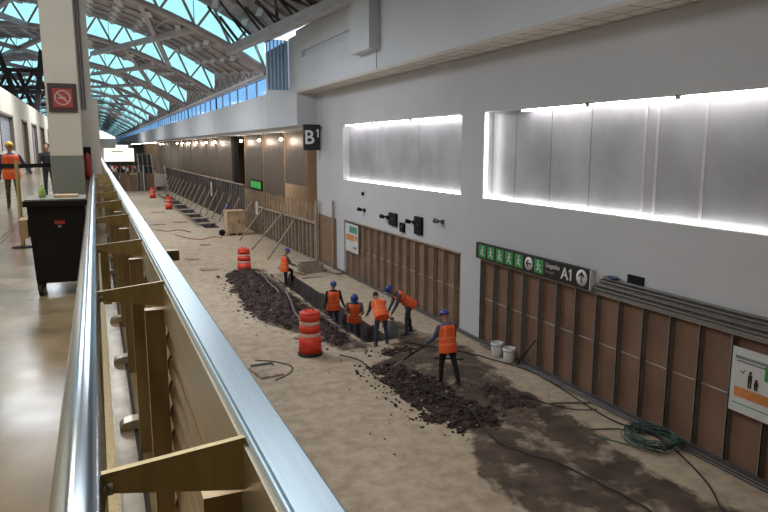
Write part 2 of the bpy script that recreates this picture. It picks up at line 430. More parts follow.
# ---- niches: frosted panels, joint strips, tubes
def niche(idx, y0, y1, seams, label):
    r = sroot('window_%d' % idx, (XW + .3, (y0 + y1) / 2, 3.86))
    ed = [y0] + sorted(seams) + [y1]
    for a, b in zip(ed[:-1], ed[1:]):
        MB().box((XW + .28, a + .01, 3.9), (XW + .31, b - .01, 6.09)).build('frosted_panel', M['frost'], r)
    for i, q in enumerate(seams):
        if q not in (9.6, 9.3, 8.25): continue
        MB().box((XW + .265, q - .03, 3.9), (XW + .285, q + .03, 6.09)).build('joint_strip', M['mullion'], r)
    MB().box((XW + .002, y0, 3.862), (XW + .28, y1, 3.875)).build('sill', M['mullion'], r)
    return r
niche(10, 15.97, 25.5, [19.1, 22.3], '')
niche(11, -6, 14.83, [13.8, 12.42, 11.1, 9.6, 9.3, 8.25, 6.9, 5.0, 3, 1, -1, -3], '')
def tube_lamp(y0, y1, x, z, label, m, rr=.022, group=None):
    t = thing('tube_lamp', label, 'lamp', (x, (y0 + y1) / 2, z), group)
    MB().tube([(x, y0 + .04, z), (x, y1 - .04, z)], rr, 8).build('tube', m, t)
    b = MB(); b.box((x - .03, y0, z + .018), (x + .05, y1, z + .04)); b.box((x - .03, y0, z - .03), (x + .03, y0 + .04, z + .03)); b.box((x - .03, y1 - .04, z - .03), (x + .03, y1, z + .03))
    b.build('batten', M['whitep'], t)
lab = ['innermost', 'second', 'third', 'fourth', 'fifth', 'sixth', 'seventh', 'eighth']
tp = [(11.0, 13.3), (8.7, 10.95), (6.5, 8.65)]
for k, (a, b) in enumerate(tp):
    tube_lamp(a, b, XW + .06, 6.045, ['lit tube lamp at left end of the right niche top', 'lit tube lamp in middle of the right niche top', 'lit tube lamp at the right picture edge in niche top'][k], M['tube'], group='tube lamps under the niche tops')
for k, (a, b) in enumerate([(22.6, 25.4), (19.4, 22.5), (16.1, 19.3)]):
    tube_lamp(a, b, XW + .10, 6.045, ['lit tube lamp at far end of the left niche top', 'lit tube lamp in middle of the left niche top', 'lit tube lamp at near end of the left niche top'][k], M['tube'], group='tube lamps under the niche tops')
def strip_lamp(y0, y1, label):
    t = tag(MB().box((XW + .20, y0, 3.876), (XW + .26, y1, 3.905)).build('light_strip', M['led'], origin=(XW + .23, (y0 + y1) / 2, 3.876)), label, 'lamp', 'light strips on the niche sills')
strip_lamp(16.0, 25.45, 'long white light strip glowing along sill of the left niche')
strip_lamp(6.0, 14.8, 'long white light strip glowing along sill of the right niche')
tag(MB().box((XW + .05, 14.79, 3.9), (XW + .09, 14.815, 6.05)).build('light_strip', M['led'], origin=(XW + .07, 14.8, 3.9)), 'upright light strip on the left jamb of right niche', 'lamp')

# ================================================================== ROOF
def rz(x, lift=0): return 13.05 - .025 * (x + 4.3) ** 2 + lift
RX = [-17 + (XB + 17) * i / 22 for i in range(23)]
def arch_pts(y, lift, n=22, off=0): return [(-17 + (XB + 17) * i / n, y, rz(-17 + (XB + 17) * i / n, lift) + off) for i in range(n + 1)]
def sheet(mb, y0, y1, lift, off, th=.08, mi=0, xs_=RX):
    k = len(xs_)
    vs = [(x, yv, rz(x, lift) + off + t) for t in (0, th) for yv in (y0, y1) for x in xs_]
    fs = []
    for i in range(k - 1):
        fs += [(i, k + i, k + i + 1, i + 1), (2 * k + i, 2 * k + i + 1, 3 * k + i + 1, 3 * k + i)]
    fs += [(0, 2 * k, 3 * k, k), (k - 1, 2 * k - 1, 4 * k - 1, 3 * k - 1)]
    mb.add(vs, fs, mi)
# saw-tooth roof: an upright glazed truss every 15.9 m, decks rising from one truss foot to the next truss head
P0 = 15.9; TH = 1.5
TY = [34.4 + P0 * k for k in range(-3, 17)]
k_ = len(RX)
def deck_sheet(mb, y0, l0, y1, l1, th=.1):
    vs = [(x, yv, rz(x, l) + t) for t in (0, th) for yv, l in ((y0, l0), (y1, l1)) for x in RX]
    k = k_; fs = []
    for i in range(k - 1):
        fs += [(i, k + i, k + i + 1, i + 1), (2 * k + i, 2 * k + i + 1, 3 * k + i + 1, 3 * k + i)]
    fs += [(0, 2 * k, 3 * k, k), (k - 1, 2 * k - 1, 4 * k - 1, 3 * k - 1)]
    mb.add(vs, fs)
deck = MB()
ya = [-16.2] + TY + [HE]
for y0, y1 in zip(ya[:-1], ya[1:]):
    if y1 - y0 < .5: continue
    l0 = 1.0 if y0 < 30 else .0
    deck_sheet(deck, y0 + .12, l0, y1, TH)
struct('ceiling', deck, M['deck'])
wn = 20; tn = 10
for k, yv in enumerate(TY):
    far = yv > 130
    r = sroot('window_%d' % wn, (0, yv, rz(0))); wn += 1
    b0 = 1.0 if yv < 30 else 0
    MB().add([(x, yv + .1, rz(x, b0)) for x in RX] + [(x, yv + .1, rz(x, TH)) for x in RX], [(i, i + 1, k_ + i + 1, k_ + i) for i in range(k_ - 1)]).build('pane', M['sky_glass'], r)
    gb = MB()
    for x in RX[1:-1:3]: gb.beam((x, yv + .06, rz(x, b0)), (x, yv + .06, rz(x, TH)), .035)
    gb.build('glazing_bar', M['steeld'] if 0 else M['steel'], r)
    t = sroot('trim_%d' % tn, (0, yv, rz(0))); tn += 1
    c = MB(); c.tube(arch_pts(yv, b0), .17, 6 if far else 10); c.tube(arch_pts(yv, TH), .13, 6 if far else 8)
    c.build('arch_chord', M['steel'], t)
    wb = MB(); n = 15
    for i in range(n):
        x0 = -17 + (XB + 17) * i / n; x1 = x0 + (XB + 17) / n; xm = (x0 + x1) / 2
        wb.beam((x0, yv, rz(x0, b0)), (xm, yv, rz(xm, TH)), .12); wb.beam((xm, yv, rz(xm, TH)), (x1, yv, rz(x1, b0)), .12)
    wb.build('zigzag_web', M['steel'], t)
    if k + 1 < len(TY):
        y2 = TY[k + 1]; l0 = 1.0 if yv < 30 else 0
        def lf(q): return l0 + (TH - l0) * q
        pu = MB()
        for i in range(0, 23, 2):
            x = RX[i]; pu.beam((x, yv, rz(x, l0) - .08), (x, y2, rz(x, TH) - .08), .10, .16)
        for q in (.2, .4, .6, .8): pu.tube(arch_pts(yv + P0 * q, lf(q), off=-.15), .08, 5)
        nn = 8
        if yv > 30:
            for j in range(nn):
                y_a = yv + P0 * j / nn; y_b = yv + P0 * (j + 1) / nn; ym = (y_a + y_b) / 2
                zt = rz(XB) + .15 + .75 * (j + .5) / nn
                pu.beam((XB - .05, y_a, 8.95), (XB - .05, ym, zt), .07); pu.beam((XB - .05, ym, zt), (XB - .05, y_b, 8.95), .07)
            pu.beam((XB - .05, yv, 8.9), (XB - .05, y2, 8.9), .16)
        pu.build('purlin', M['steel'], t)
        if yv > 30:
            MB().add([(XB + .02, yv, 8.9), (XB + .02, y2, 8.9), (XB + .02, y2, 10.6), (XB + .02, yv, 9.0)], [(0, 1, 2, 3)]).build('gable_sheet', M['deck'], t)
        if k < 9:
            bf = MB()
            for i in range(12):
                x = -8 + i * 1.35
                for q in (.1, .3, .5, .7, .9):
                    yq = yv + P0 * q
                    bf.beam((x, yq - .9, rz(x, lf(q)) - .30), (x + .25, yq + .9, rz(x + .25, lf(q)) - .16), .26, .05)
            bf.build('baffle', M['baffle'], t)
        db = MB()
        if yv > 30:
            db.beam((4.95, yv, rz(4.95)), (.34, yv + 24.3, rz(.34) - .05), .30)
            db.beam((2.4, yv, rz(2.4)), (5.3, y2, rz(5.3)), .24)
            db.beam((-1.5, yv, rz(-1.5)), (-6.5, y2, rz(-6.5)), .30)
            db.beam((-8.5, yv, rz(-8.5)), (-3.5, y2, rz(-3.5)), .30)
            db.build('diagonal_brace', M['steel'], t)
struct('wall_left', MB().box((-17.2, -16, 9.1), (-17, 31, 10.6)), M['upper'])
# long beam over the near upper wall and struts of the raised roof
nb = sroot('trim_%d' % tn, (7, 28, 9.8)); tn += 1
MB().beam((6.55, 34.6, 9.98), (8.25, 20.2, 10.12), .42, .36).build('beam', M['steel'], nb)
st = MB()
for i in range(7):
    y0 = 21.5 + i * 1.9
    xb = 8.25 - (y0 - 20.2) * .118
    st.beam((xb, y0, 10.1), (xb - .7 - .2 * (i % 2), y0 + 1.2, rz(xb - .8, 1.15) - .1), .10)
    st.beam((xb, y0 + .9, 10.1), (xb - 1.4, y0 + .4, rz(xb - 1.4, 1.15) - .1), .08)
st.beam((3, 29.1, rz(3, 1.15)), (8.3, 24.5, rz(8.3, 1.15)), .2); st.beam((5, 20, rz(5, 1.15) - .3), (7.6, 29, rz(7.6, 1.15) - .3), .12)
st.build('strut', M['steeld'], nb)
# dark trusses on the left above the shop wall
for q, z in ((62, 9.6), (78, 9.5)):
    t = sroot('trim_%d' % tn, (-4, q, 8)); tn += 1
    m_ = MB()
    m_.beam((-14, q, z + 1.7), (-3.2, q, z + 1.7), .3); m_.beam((-14, q, z), (-3.6, q, z), .3)
    for i in range(6):
        x = -14 + i * 1.8
        m_.beam((x, q, z), (x + .9, q, z + 1.7), .22); m_.beam((x + .9, q, z + 1.7), (x + 1.8, q, z), .22)
    m_.beam((-4.1, q, 8.05), (-3.4, q, rz(-3.4) - .1), .4); m_.beam((-5.2, q, 8.05), (-6.6, q, rz(-6.6)), .4)
    m_.build('truss', M['steeld'], t)
# clerestory glass in steps, per bay
wn = 60
for k in range(-0, 17):
    a = 34.4 + P0 * (k - 0); b = a + P0
    r = sroot('window_%d' % wn, (XB + .1, (a + b) / 2, 7.88)); wn += 1
    MB().add([(XB + .1, a, 7.88), (XB + .1, b, 7.88), (XB + .1, b, 9.3), (XB + .1, a, 9.3)], [(0, 1, 2, 3)]).build('pane', M['clere_glass'], r)
    fr = MB()
    for j in range(7):
        q = a + (b - a) * j / 6; fr.box((XB + .05, q - .03, 7.88), (XB + .15, q + .03, 8.98))
    fr.box((XB, a, 8.74), (XB + .2, b, 8.94)); fr.build('frame', M['steel'], r)
# glass fins at the end of the upper wall
r = sroot('window_%d' % wn, (7.8, 30.2, 7.7)); wn += 1
MB().add([(7.32, 30.2, 7.75), (XB, 30.2, 7.75), (XB, 30.2, 9.95), (7.32, 30.2, 9.95)], [(0, 1, 2, 3)]).build('pane', M['clere_glass'], r)
fn = MB()
for j in range(6): fn.box((7.32 + j * .17, 30.05, 7.75), (7.35 + j * .17, 30.2, 9.95))
fn.build('fin', M['whitep'], r)
MB().box((XB + .02, 30.2, 7.6), (XB + .06, 34.5, 9.95)).build('side_frame', M['upper'], r)

# ================================================================== COLUMN
co = sroot('trim_4', (-.4, 13.4, WY))
MB().box((-.72, 13.2, 5.05), (-.19, 13.8, 13.2)).build('cladding', M['column'], co)
MB().box((-.725, 13.19, WY), (-.185, 13.82, 5.05)).build('base_paint', M['colg'], co)
MB().box((-.19, 13.9, 6.1), (.02, 14.5, 13.3)).build('side_pier', M['column'], co)
MB().box((-.19, 13.85, WY), (.115, 14.5, 6.1)).build('side_pier', M['column'], co)
cp = MB()
for x in (-.15, -.1): cp.tube([(x, 13.83, 5.9), (x, 13.83, 12.5)], .018, 6)
cp.build('conduit', M['pipe'], co)
for q in (29.5, 45.4, 61.3, 77.2, 93.1):
    MB().box((-.75, q, WY), (-.2, q + .6, 12.6)).build('trim_5', M['column'], origin=(-.5, q + .3, WY))['kind'] = 'structure'
# no-smoking sign
ns = thing('no_smoking_sign', 'square dark sign with red field and crossed-out cigarette on the beige column', 'sign', (-.5, 13.18, 5.8))
MB().box((-.68, 13.15, 5.82), (-.22, 13.19, 6.30)).build('panel', M['redd'], ns)
MB().box((-.605, 13.145, 5.89), (-.295, 13.15, 6.21)).build('red_field', M['red'], ns)
rg = MB()
for i in range(24):
    t0, t1 = 2 * PI * i / 24, 2 * PI * (i + 1) / 24
    rg.beam((-.45 + .12 * math.cos(t0), 13.142, 6.055 + .12 * math.sin(t0)), (-.45 + .12 * math.cos(t1), 13.142, 6.055 + .12 * math.sin(t1)), .02, .006, up=(0, 1, 0))
rg.beam((-.535, 13.142, 6.14), (-.365, 13.142, 5.97), .02, .008, up=(0, 1, 0)); rg.build('ring_and_slash', M['faded'], ns)
cg = MB(); cg.box((-.52, 13.139, 6.035), (-.41, 13.142, 6.065)); cg.tube([(-.40, 13.14, 6.06), (-.38, 13.14, 6.1), (-.40, 13.14, 6.13)], .008, 5); cg.build('cigarette', M['faded'], ns)
# fire extinguisher by the column end of the handrail
fe = thing('fire_extinguisher', 'small red fire extinguisher in dark bracket on the column by the rail end', 'fire extinguisher', (-.12, 13.7, 4.6))
MB().lathe([(0, 4.62), (.06, 4.63), (.065, 4.7), (.065, 5.0), (.04, 5.06), (.02, 5.1), (0, 5.1)], (-.125, 13.74, 0), 14).build('cylinder', M['red'], fe)
MB().box((-.17, 13.72, 5.08), (-.08, 13.76, 5.16)).build('valve', M['black'], fe)
MB().box((-.19, 13.79, 4.6), (-.06, 13.84, 5.2)).build('bracket', M['black'], fe)

# ================================================================== RAILING
rl = thing('railing', 'steel walkway railing with round handrail, box rail and brackets along the left', 'railing', (.1, 1, WY))
HX, HZ, HR = -.052, 4.7, .038
MB().tube([(HX, -1.5, HZ), (HX, 6, HZ), (HX, 13.82, HZ)], HR, 28).build('handrail', M['chrome'], rl)
# box rail with a groove line
br_ = MB()
br_.prism([(.19, 4.61), (.262, 4.61), (.262, 4.747), (.258, 4.75), (.201, 4.75), (.199, 4.744), (.196, 4.744), (.194, 4.748), (.19, 4.745)], -1.5, 60, 'xz')
br_.build('box_rail', M['rail'], rl)
MB().box((.186, -1.5, 4.60), (.1898, 60, 4.735)).build('side_reflection', M['tan_reflect'], rl)  # added sheet on the steel rail, its colour paints the tan reflection
MB().box((.1985, -1.5, 4.60), (.25, 60, 4.612)).build('rail_underside', M['bronze'], rl)
BY = [-.3, 1.0, 2.35, 3.5, 4.88, 6.2, 7.5, 8.8, 10.1, 11.4, 12.7] + [14.9 + 1.3 * i for i in range(20)]
for i, q in enumerate(BY):
    b = MB().prism([(HX + HR * .8, 4.695), (.192, 4.655), (.192, 4.745), (HX + HR * .8, 4.725)], q - .006, q + .006, 'xz')
    if q > 13: continue
    o = b.build('bracket', M['brass'], rl)
    MB().tube([(HX + .015, q, 4.70), (HX + .045, q, 4.70)], .012, 8).build('bolt', M['stud'], o)
for i, q in enumerate(BY):
    p = MB().box((.125, q + .02, 3.3), (.19, q + .06, 4.64)); p.build('post', M['bronze'], rl)
    if q < 13 and i % 3 == 0 and i:
        MB().box((HX + .045, q + .02, 4.42), (HX + .085, q + .045, 4.69)).build('flat_bar', M['brass'], rl)
# louvred infill
for i in range(len(BY) - 1):
    a, b = BY[i] + .06, BY[i + 1] + .02
    if a > 40: break
    m_ = MB(); z = 3.28
    while z < 4.58:
        m_.prism([(.236, z), (.215, z + .002), (.198, z + .012), (.193, z + .03), (.194, z + .055), (.203, z + .075), (.236, z + .078)], a, b, 'xz'); z += .092
    MB().box((.245, a, 3.25), (.255, b, 4.6)).build('gap_shade_plate', M['black'], rl)  # black sheet added to paint the gaps between slats dark
    m_.build('louvre_panel', M['slat'], rl)
# toe plate and clamps
tpn = MB().box((.0, -1.5, 3.6), (.105, 40, 3.622)); tpn.box((.0, -1.5, 3.6), (.008, 40, 3.66)); tpn.build('toe_plate', M['toe'], rl)
MB().box((.112, -1.5, 3.55), (.125, 40, 3.612)).build('slot', M['dark'], rl)
ed = MB().box((-.12, -1.5, 3.6), (-.0, 40, 3.606)); ed.build('edge_strip', M['brass'], rl)
q = 2.55
while q < 13:
    m_ = MB().prism([(.03, 3.623), (.034, 3.645), (.055, 3.665), (.10, 3.675), (.175, 3.68), (.175, 3.623)], q, q + .09, 'xz')
    m_.build('clamp', M['toe'], rl); q += 1.25
for q, z in ((1.7, 4.42), (4.0, 4.70 - .1), (6.9, 4.5)):
    MB().box((.255, q, z - .06), (.42, q + .05, z)).build('outrigger', M['bronze'], rl)

# ================================================================== WASTE BIN
bn = thing('waste_bin', 'large black wheeled waste bin on the walkway beside the handrail', 'bin', (-.42, 8.2, WY))
b = MB(); x0, x1, y0, y1 = -.66, -.17, 7.9, 8.5
b.add([(x0, y0, 3.74), (x1, y0, 3.74), (x1, y1, 3.74), (x0, y1, 3.74), (x0 - .035, y0 - .03, 4.58), (x1 + .035, y0 - .03, 4.58), (x1 + .035, y1 + .03, 4.58), (x0 - .035, y1 + .03, 4.58)],
      [(0, 3, 2, 1), (4, 5, 6, 7), (0, 1, 5, 4), (1, 2, 6, 5), (2, 3, 7, 6), (3, 0, 4, 7)])
b.build('body', M['black'], bn)
r_ = MB().box((x0 - .07, y0 - .06, 4.575), (x1 + .07, y1 + .06, 4.635)); r_.build('rim', M['black'], bn)
MB().box((x0 - .05, y0 - .04, 4.635), (x1 + .05, y1 + .04, 4.65)).build('lid', M['colg'], bn)
bl_ = MB().box((-.44, 7.868, 4.38), (-.34, 7.874, 4.42)); bl_.build('red_label', M['red'], bn)
MB().box((-.41, 7.868, 4.345), (-.38, 7.874, 4.37)).build('white_label', M['greyp'], bn)
for x in (x0 + .03, x1 - .03):
    for y in (y0 + .05, y1 - .08):
        t = MB().lathe([(.0, -.02), (.065, -.02), (.07, -.01), (.07, .01), (.065, .02), (0, .02)], (x, y, WY + .07), 16, axis='x')
        t.box((x - .03, y - .02, 3.66), (x + .03, y + .02, 3.75)); t.build('wheel', M['tyre'], bn)
tag(MB().box((-.80, 8.05, 4.22), (-.715, 8.4, 4.42)).build('cardboard_piece', M['cardb'], origin=(-.75, 8.2, 4.22)), 'folded brown cardboard hooked on left side of the black bin', 'cardboard')
tag(MB().box((-.44, 8.1, 4.65), (-.20, 8.35, 4.675)).build('cardboard_tray', M['cardb'], origin=(-.32, 8.2, 4.65)), 'flat brown cardboard tray lying on the black bin lid', 'tray')
bt = thing('bottle', 'small green plastic bottle standing on the black bin lid', 'bottle', (-.56, 8.2, 4.65))
MB().lathe([(0, 4.65), (.032, 4.65), (.035, 4.68), (.035, 4.73), (.02, 4.765), (.013, 4.775), (.013, 4.79)], (-.56, 8.2, 0), 14).build('body', M['bottle'], bt)
MB().lathe([(.015, 4.785), (.015, 4.80), (0, 4.80)], (-.56, 8.2, 0), 12).build('cap', M['whitep'], bt)
# belt barrier
bb = thing('belt_barrier', 'black belt barrier with slim post behind the waste bin', 'barrier', (-1.15, 12, WY))
MB().tube([(-1.15, 12, 3.62), (-1.15, 12, 4.98)], .03, 12).build('post', M['brass'], bb)
MB().lathe([(0, 3.63), (.06, 3.63), (.17, 3.61), (.17, 3.6)], (-1.15, 12, 0), 20).build('base', M['black'], bb)
be = MB().box((-2.2, 11.995, 4.86), (-1.15, 12.005, 4.94)); be.beam((-1.15, 12, 4.9), (-.72, 13.3, 4.88), .01, .07); be.build('belt', M['black'], bb)

# ================================================================== PARTITIONS ON RIGHT WALL
def partition(y0, y1, top, label, mboard, mstud, ystart, step=.637):
    t = thing('stud_partition', label, 'partition', (XW, (y0 + y1) / 2, 0))
    sy = []; q = ystart
    while q > y0: sy.append(q); q -= step
    ed = [y1] + [s for s in sy if s < y1 - .05] + [y0]
    for a, b in zip(ed[1:], ed[:-1]):
        if b - a < .06: continue
        m_ = MB().box((XW + .10 + random.uniform(0, .012), a + .004, .02), (XW + .13, b - .004, 1.19)); m_.box((XW + .10 + random.uniform(0, .012), a + .004, 1.2), (XW + .13, b - .004, top))
        m_.build('board', mboard, t)
    for s in sy:
        if y0 + .03 < s < y1 - .03:
            m_ = MB().box((XW - .015, s - .008, 0.02), (XW + .10, s + .008, top)); m_.box((XW - .015, s - .008, .02), (XW - .008, s + .03, top)); m_.build('stud', mstud, t)
    m_ = MB().box((XW - .02, y0 + .01, top - .05), (XW + .12, y1 - .01, top - .002)); m_.box((XW - .02, y0 + .01, .0), (XW + .12, y1 - .01, .05)); m_.build('track', mstud, t)
    MB().box((XW + .095, y0 + .01, 1.185), (XW + .101, y1 - .01, 1.205)).build('joint_tape', M['pale'], t)
partition(15.9, 25.45, 2.28, 'tan board and stud partition in the bay behind the group of workers', M['board2'], M['studb'], 25.15)
partition(-1.9, 14.86, 2.28, 'brown board partition with grey studs under the black sign', M['board'], M['stud'], 14.81)
# base curb and pipes
struct('baseboard_right', MB().box((XW - .06, -2, 0), (XW, 28.8, .10)), M['pipe'])
for k, (x, z) in enumerate(((9.13, .045), (9.06, .035))):
    tag(MB().tube([(x, 4.5, z), (x, 9, z), (x + .01, 14.5, z)], .022, 8).build('floor_pipe', M['pipe'], origin=(x, 9, z)), ['thin grey pipe along foot of the wall, closer to the wall', 'thin grey pipe along foot of the wall, farther from the wall'][k], 'pipe', 'pipes at the wall foot')
for k, z in enumerate((2.36, 2.45, 2.54, 2.62)):
    x = XW - .05 - .02 * (k % 2)
    ye = 10.42 - .12 * k
    t = MB().tube([(x, 3.5, z + .03), (x, 7, z), (x, ye, z)], .032, 8); t.tube([(x, ye, z), (x, ye + .06, z)], .04, 8)
    tag(t.build('wall_conduit', M['pipe'], origin=(x, 7, z)), ['lowest', 'second lowest', 'second highest', 'highest'][k] + ' grey conduit on the wall right of the black sign', 'conduit', 'conduits above the brown partition')
tag(MB().box((XW - .03, 9.12, 2.62), (XW - .0, 9.53, 2.80)).build('wall_box', M['black'], origin=(XW, 9.3, 2.7)), 'black open box on the white wall above the conduits', 'box')
tag(MB().ell((XW - .09, 9.85, 2.68), (.08, .16, .03)).build('cloth_rag', M['bluec'], origin=(XW - .09, 9.85, 2.66)), 'dark blue rag lying on the conduits right of sign', 'rag')

# ---- direction sign
sg = thing('direction_sign', 'long black direction sign with green pictograms, arrows and A1 on the right wall', 'sign', (XW - .08, 12.6, 2.3))
MB().box((XW - .12, 10.46, 2.31), (XW - .02, 14.9, 2.72)).build('panel', M['blackg'], sg)
FX = XW - .121
def on_wall(y, z, x=FX): return lambda u, v, d: (x - d, y - u, z + v)
sq = [(14.76, 14.42), (14.34, 14.02), (13.93, 13.60), (13.53, 13.20), (13.12, 12.79), (12.34, 12.00)]
for k, (a, b) in enumerate(sq):
    g_ = MB().box((FX - .006, b, 2.36), (FX, a, 2.68)); go = g_.build('green_field', M['green'], sg)
    c = (a + b) / 2; p = MB(); f = FX - .008
    p.lathe([(0, -.004), (.025, -.004), (.025, .004), (0, .004)], (f, c + .03 * (k % 3 - 1), 2.63), 10, axis='x')
    p.beam((f, c + .03 * (k % 3 - 1), 2.6), (f, c, 2.5), .045, .006, up=(1, 0, 0)); p.beam((f, c, 2.5), (f, c - .08, 2.40), .03, .006, up=(1, 0, 0)); p.beam((f, c, 2.5), (f, c + .07, 2.42), .03, .006, up=(1, 0, 0)); p.beam((f, c + .08, 2.5 + .03 * (k % 2)), (f, c - .08, 2.56), .02, .006, up=(1, 0, 0))
    p.build('pictogram', M['white'] if k not in (1,) else M['white'], go)
def arrow(y, z, d, r):
    o = MB().lathe([(0, -.006), (r, -.006), (r, 0), (0, 0)], (FX, y, z), 28, axis='x').build('arrow_disc', M['white'], sg)
    a = MB(); f = FX - .009; D = Vector((0, d[0], d[1])); S = Vector((0, -d[1], d[0])); c = Vector((f, y, z))
    a.beam(c - D * r * .6, c + D * r * .5, r * .22, .004, up=(1, 0, 0)); a.beam(c + D * r * .65, c + S * r * .5 + D * r * .1, r * .22, .004, up=(1, 0, 0)); a.beam(c + D * r * .65, c - S * r * .5 + D * r * .1, r * .22, .004, up=(1, 0, 0))
    a.build('arrow', M['blackg'], o)
arrow(12.55, 2.52, (1, 0), .155); arrow(10.71, 2.52, (0, 1), .17)
def one_mb(h, place, d=.006):
    w_ = h * .17; P = [(.16 * h, 0), (.16 * h + w_, 0), (.16 * h + w_, h), (.20 * h, h), (0, h * .80), (0, h * .66), (.16 * h, h * .78)]
    n = len(P); vs = [place(u, v, 0) for u, v in P] + [place(u, v, d) for u, v in P]
    return MB().add(vs, [tuple(range(n)), tuple(reversed(range(n, 2 * n)))] + [(i, (i + 1) % n, n + (i + 1) % n, n + i) for i in range(n)])
text_mb('A', .36, on_wall(11.38, 2.39), bold=.006).build('lettering', M['white'], sg)
one_mb(.255, on_wall(11.12, 2.39)).build('lettering', M['white'], sg)
text_mb('Llegadas', .15, on_wall(11.93, 2.55)).build('lettering', M['white'], sg)
text_mb('Arrivals', .10, on_wall(11.93, 2.42)).build('lettering', M['greyp'], sg)
MB().box((XW - .13, 10.43, 2.30), (XW - .02, 10.46, 2.73)).build('end_cap', M['whitep'], sg)

# ---- posters
def poster(y0, y1, z0, z1, x, label):
    t = thing('poster', label, 'poster', (x, (y0 + y1) / 2, z0))
    MB().box((x - .012, y0, z0), (x, y1, z1)).build('sheet', M['whitep'], t); return t
f = XW - .035
p2 = poster(6.0, 7.14, 1.0, 2.06, XW - .02, 'white safety poster with orange bar and two tiny figures on the right partition')
MB().box((f - .002, 6.45, 1.88), (f, 7.08, 1.93)).build('heading', M['greyp'], p2)
MB().box((f - .002, 6.55, 1.83), (f, 7.05, 1.86)).build('heading', M['greyp'], p2)
MB().box((f - .002, 6.12, 1.65), (f, 6.56, 1.88)).build('green_field', M['green'], p2)
MB().box((f - .002, 6.2, 1.26), (f, 7.06, 1.42)).build('orange_bar', M['orangeb'], p2)
MB().box((f - .002, 6.1, 1.14), (f, 7.08, 1.155)).build('blue_line', M['tealb'], p2)
for (yc, h, mm) in ((6.80, .26, M['redd']), (6.69, .16, M['redd'])):
    m_ = MB().ell((f, yc, 1.44 + h), (.004, .025, .03)); m_.box((f - .003, yc - .035, 1.44 + h * .42), (f, yc + .035, 1.44 + h * .88))
    m_.build('figure_torso', mm, p2); MB().box((f - .003, yc - .028, 1.45), (f, yc - .006, 1.44 + h * .45)).box((f - .003, yc + .006, 1.45), (f, yc + .028, 1.44 + h * .45)).build('figure_legs', M['black'], p2)
m_ = MB().beam((f, 6.98, 1.70), (f, 6.93, 1.66), .02, .003, up=(1, 0, 0)); m_.beam((f, 6.93, 1.66), (f, 6.90, 1.72), .02, .003, up=(1, 0, 0)); m_.build('mark', M['greyp'], p2)
p1 = poster(23.78, 25.2, 1.04, 2.17, XW - .02, 'white poster with green heading and orange print on the far partition')
MB().box((f - .002, 23.9, 1.82), (f, 24.75, 2.08)).build('green_heading', M['tealb'], p1)
MB().box((f - .002, 24.2, 1.5), (f, 25.1, 1.74)).build('orange_print', M['orangeb'], p1)
MB().box((f - .002, 23.9, 1.55), (f, 24.1, 1.75)).build('orange_print', M['orangeb'], p1)
MB().box((f - .002, 23.95, 1.2), (f, 24.3, 1.3)).build('dark_print', M['greyp'], p1)

# ---- wall boxes and spot fittings
def cam_spot(y, z, label, m):
    t = thing('wall_spotlight', label, 'spotlight', (XW, y, z), 'spotlights on the right wall')
    MB().box((XW - .06, y - .05, z - .08), (XW, y + .05, z + .05)).build('bracket', m, t)
    MB().beam((XW - .03, y, z), (XW - .18, y + .05, z), .05).build('arm', m, t)
    h = MB(); h.tube([(XW - .15, y + .02, z), (XW - .24, y + .14, z + .03)], [.06, .075], 10); h.build('head', m, t)
cam_spot(23.1, 2.86, 'black spotlight farthest left above the far poster', M['black'])
cam_spot(20.95, 2.8, 'black spotlight left of the second black wall box', M['black'])
cam_spot(18.85, 2.84, 'black spotlight in front of the tallest black wall box', M['black'])
cam_spot(16.95, 3.05, 'pale grey spotlight nearest on the white wall', M['pipe'])
for (a, b, z0, z1, l) in ((20.15, 20.75, 2.55, 2.98, 'black wall box right of the second spotlight'), (19.55, 19.85, 2.42, 2.72, 'smallest black wall box, lowest on the white wall'), (18.25, 18.75, 2.48, 3.04, 'tallest black wall box beside the third spotlight'), (23.2, 23.3, 3.4, 3.52, 'tiny black box just under the left niche')):
    o = thing('wall_box', l, 'box', (XW, a, z0), 'black boxes on the right wall')
    MB().box((XW - .08, a, z0), (XW, b, z1)).build('housing', M['black'], o)
    MB().box((XW - .085, (a + b) / 2 - .03, (z0 + z1) / 2), (XW - .08, (a + b) / 2 + .03, (z0 + z1) / 2 + .05)).build('plate', M['pipe'], o)

# ---- B1 sign, duct box
b1 = thing('bay_sign', 'black hanging sign reading B1 at the corner of the white wall', 'sign', (8.75, 28.2, 5.05))
MB().box((8.40, 28.15, 5.06), (9.16, 28.3, 6.17)).build('panel', M['blackg'], b1)
text_mb('B', .84, lambda u, v, d: (8.41 + u, 28.149 - d, 5.34 + v), bold=.012).build('lettering', M['white'], b1)
one_mb(.36, lambda u, v, d: (8.96 + u, 28.149 - d, 5.62 + v)).build('lettering', M['white'], b1)
MB().box((9.1, 28.18, 6.0), (XW, 28.26, 6.05)).build('bracket', M['black'], b1)
dk = thing('duct_box', 'white boxed duct with thin rod hanging on the upper wall', 'duct', (8.1, 20.3, 8.15))
MB().box((7.95, 19.5, 8.2), (XB - .002, 21.2, 10.02)).build('casing', M['upper'], dk)
MB().tube([(8.25, 19.62, 8.2), (8.25, 19.62, 7.62)], .012, 6).build('rod', M['pipe'], dk)

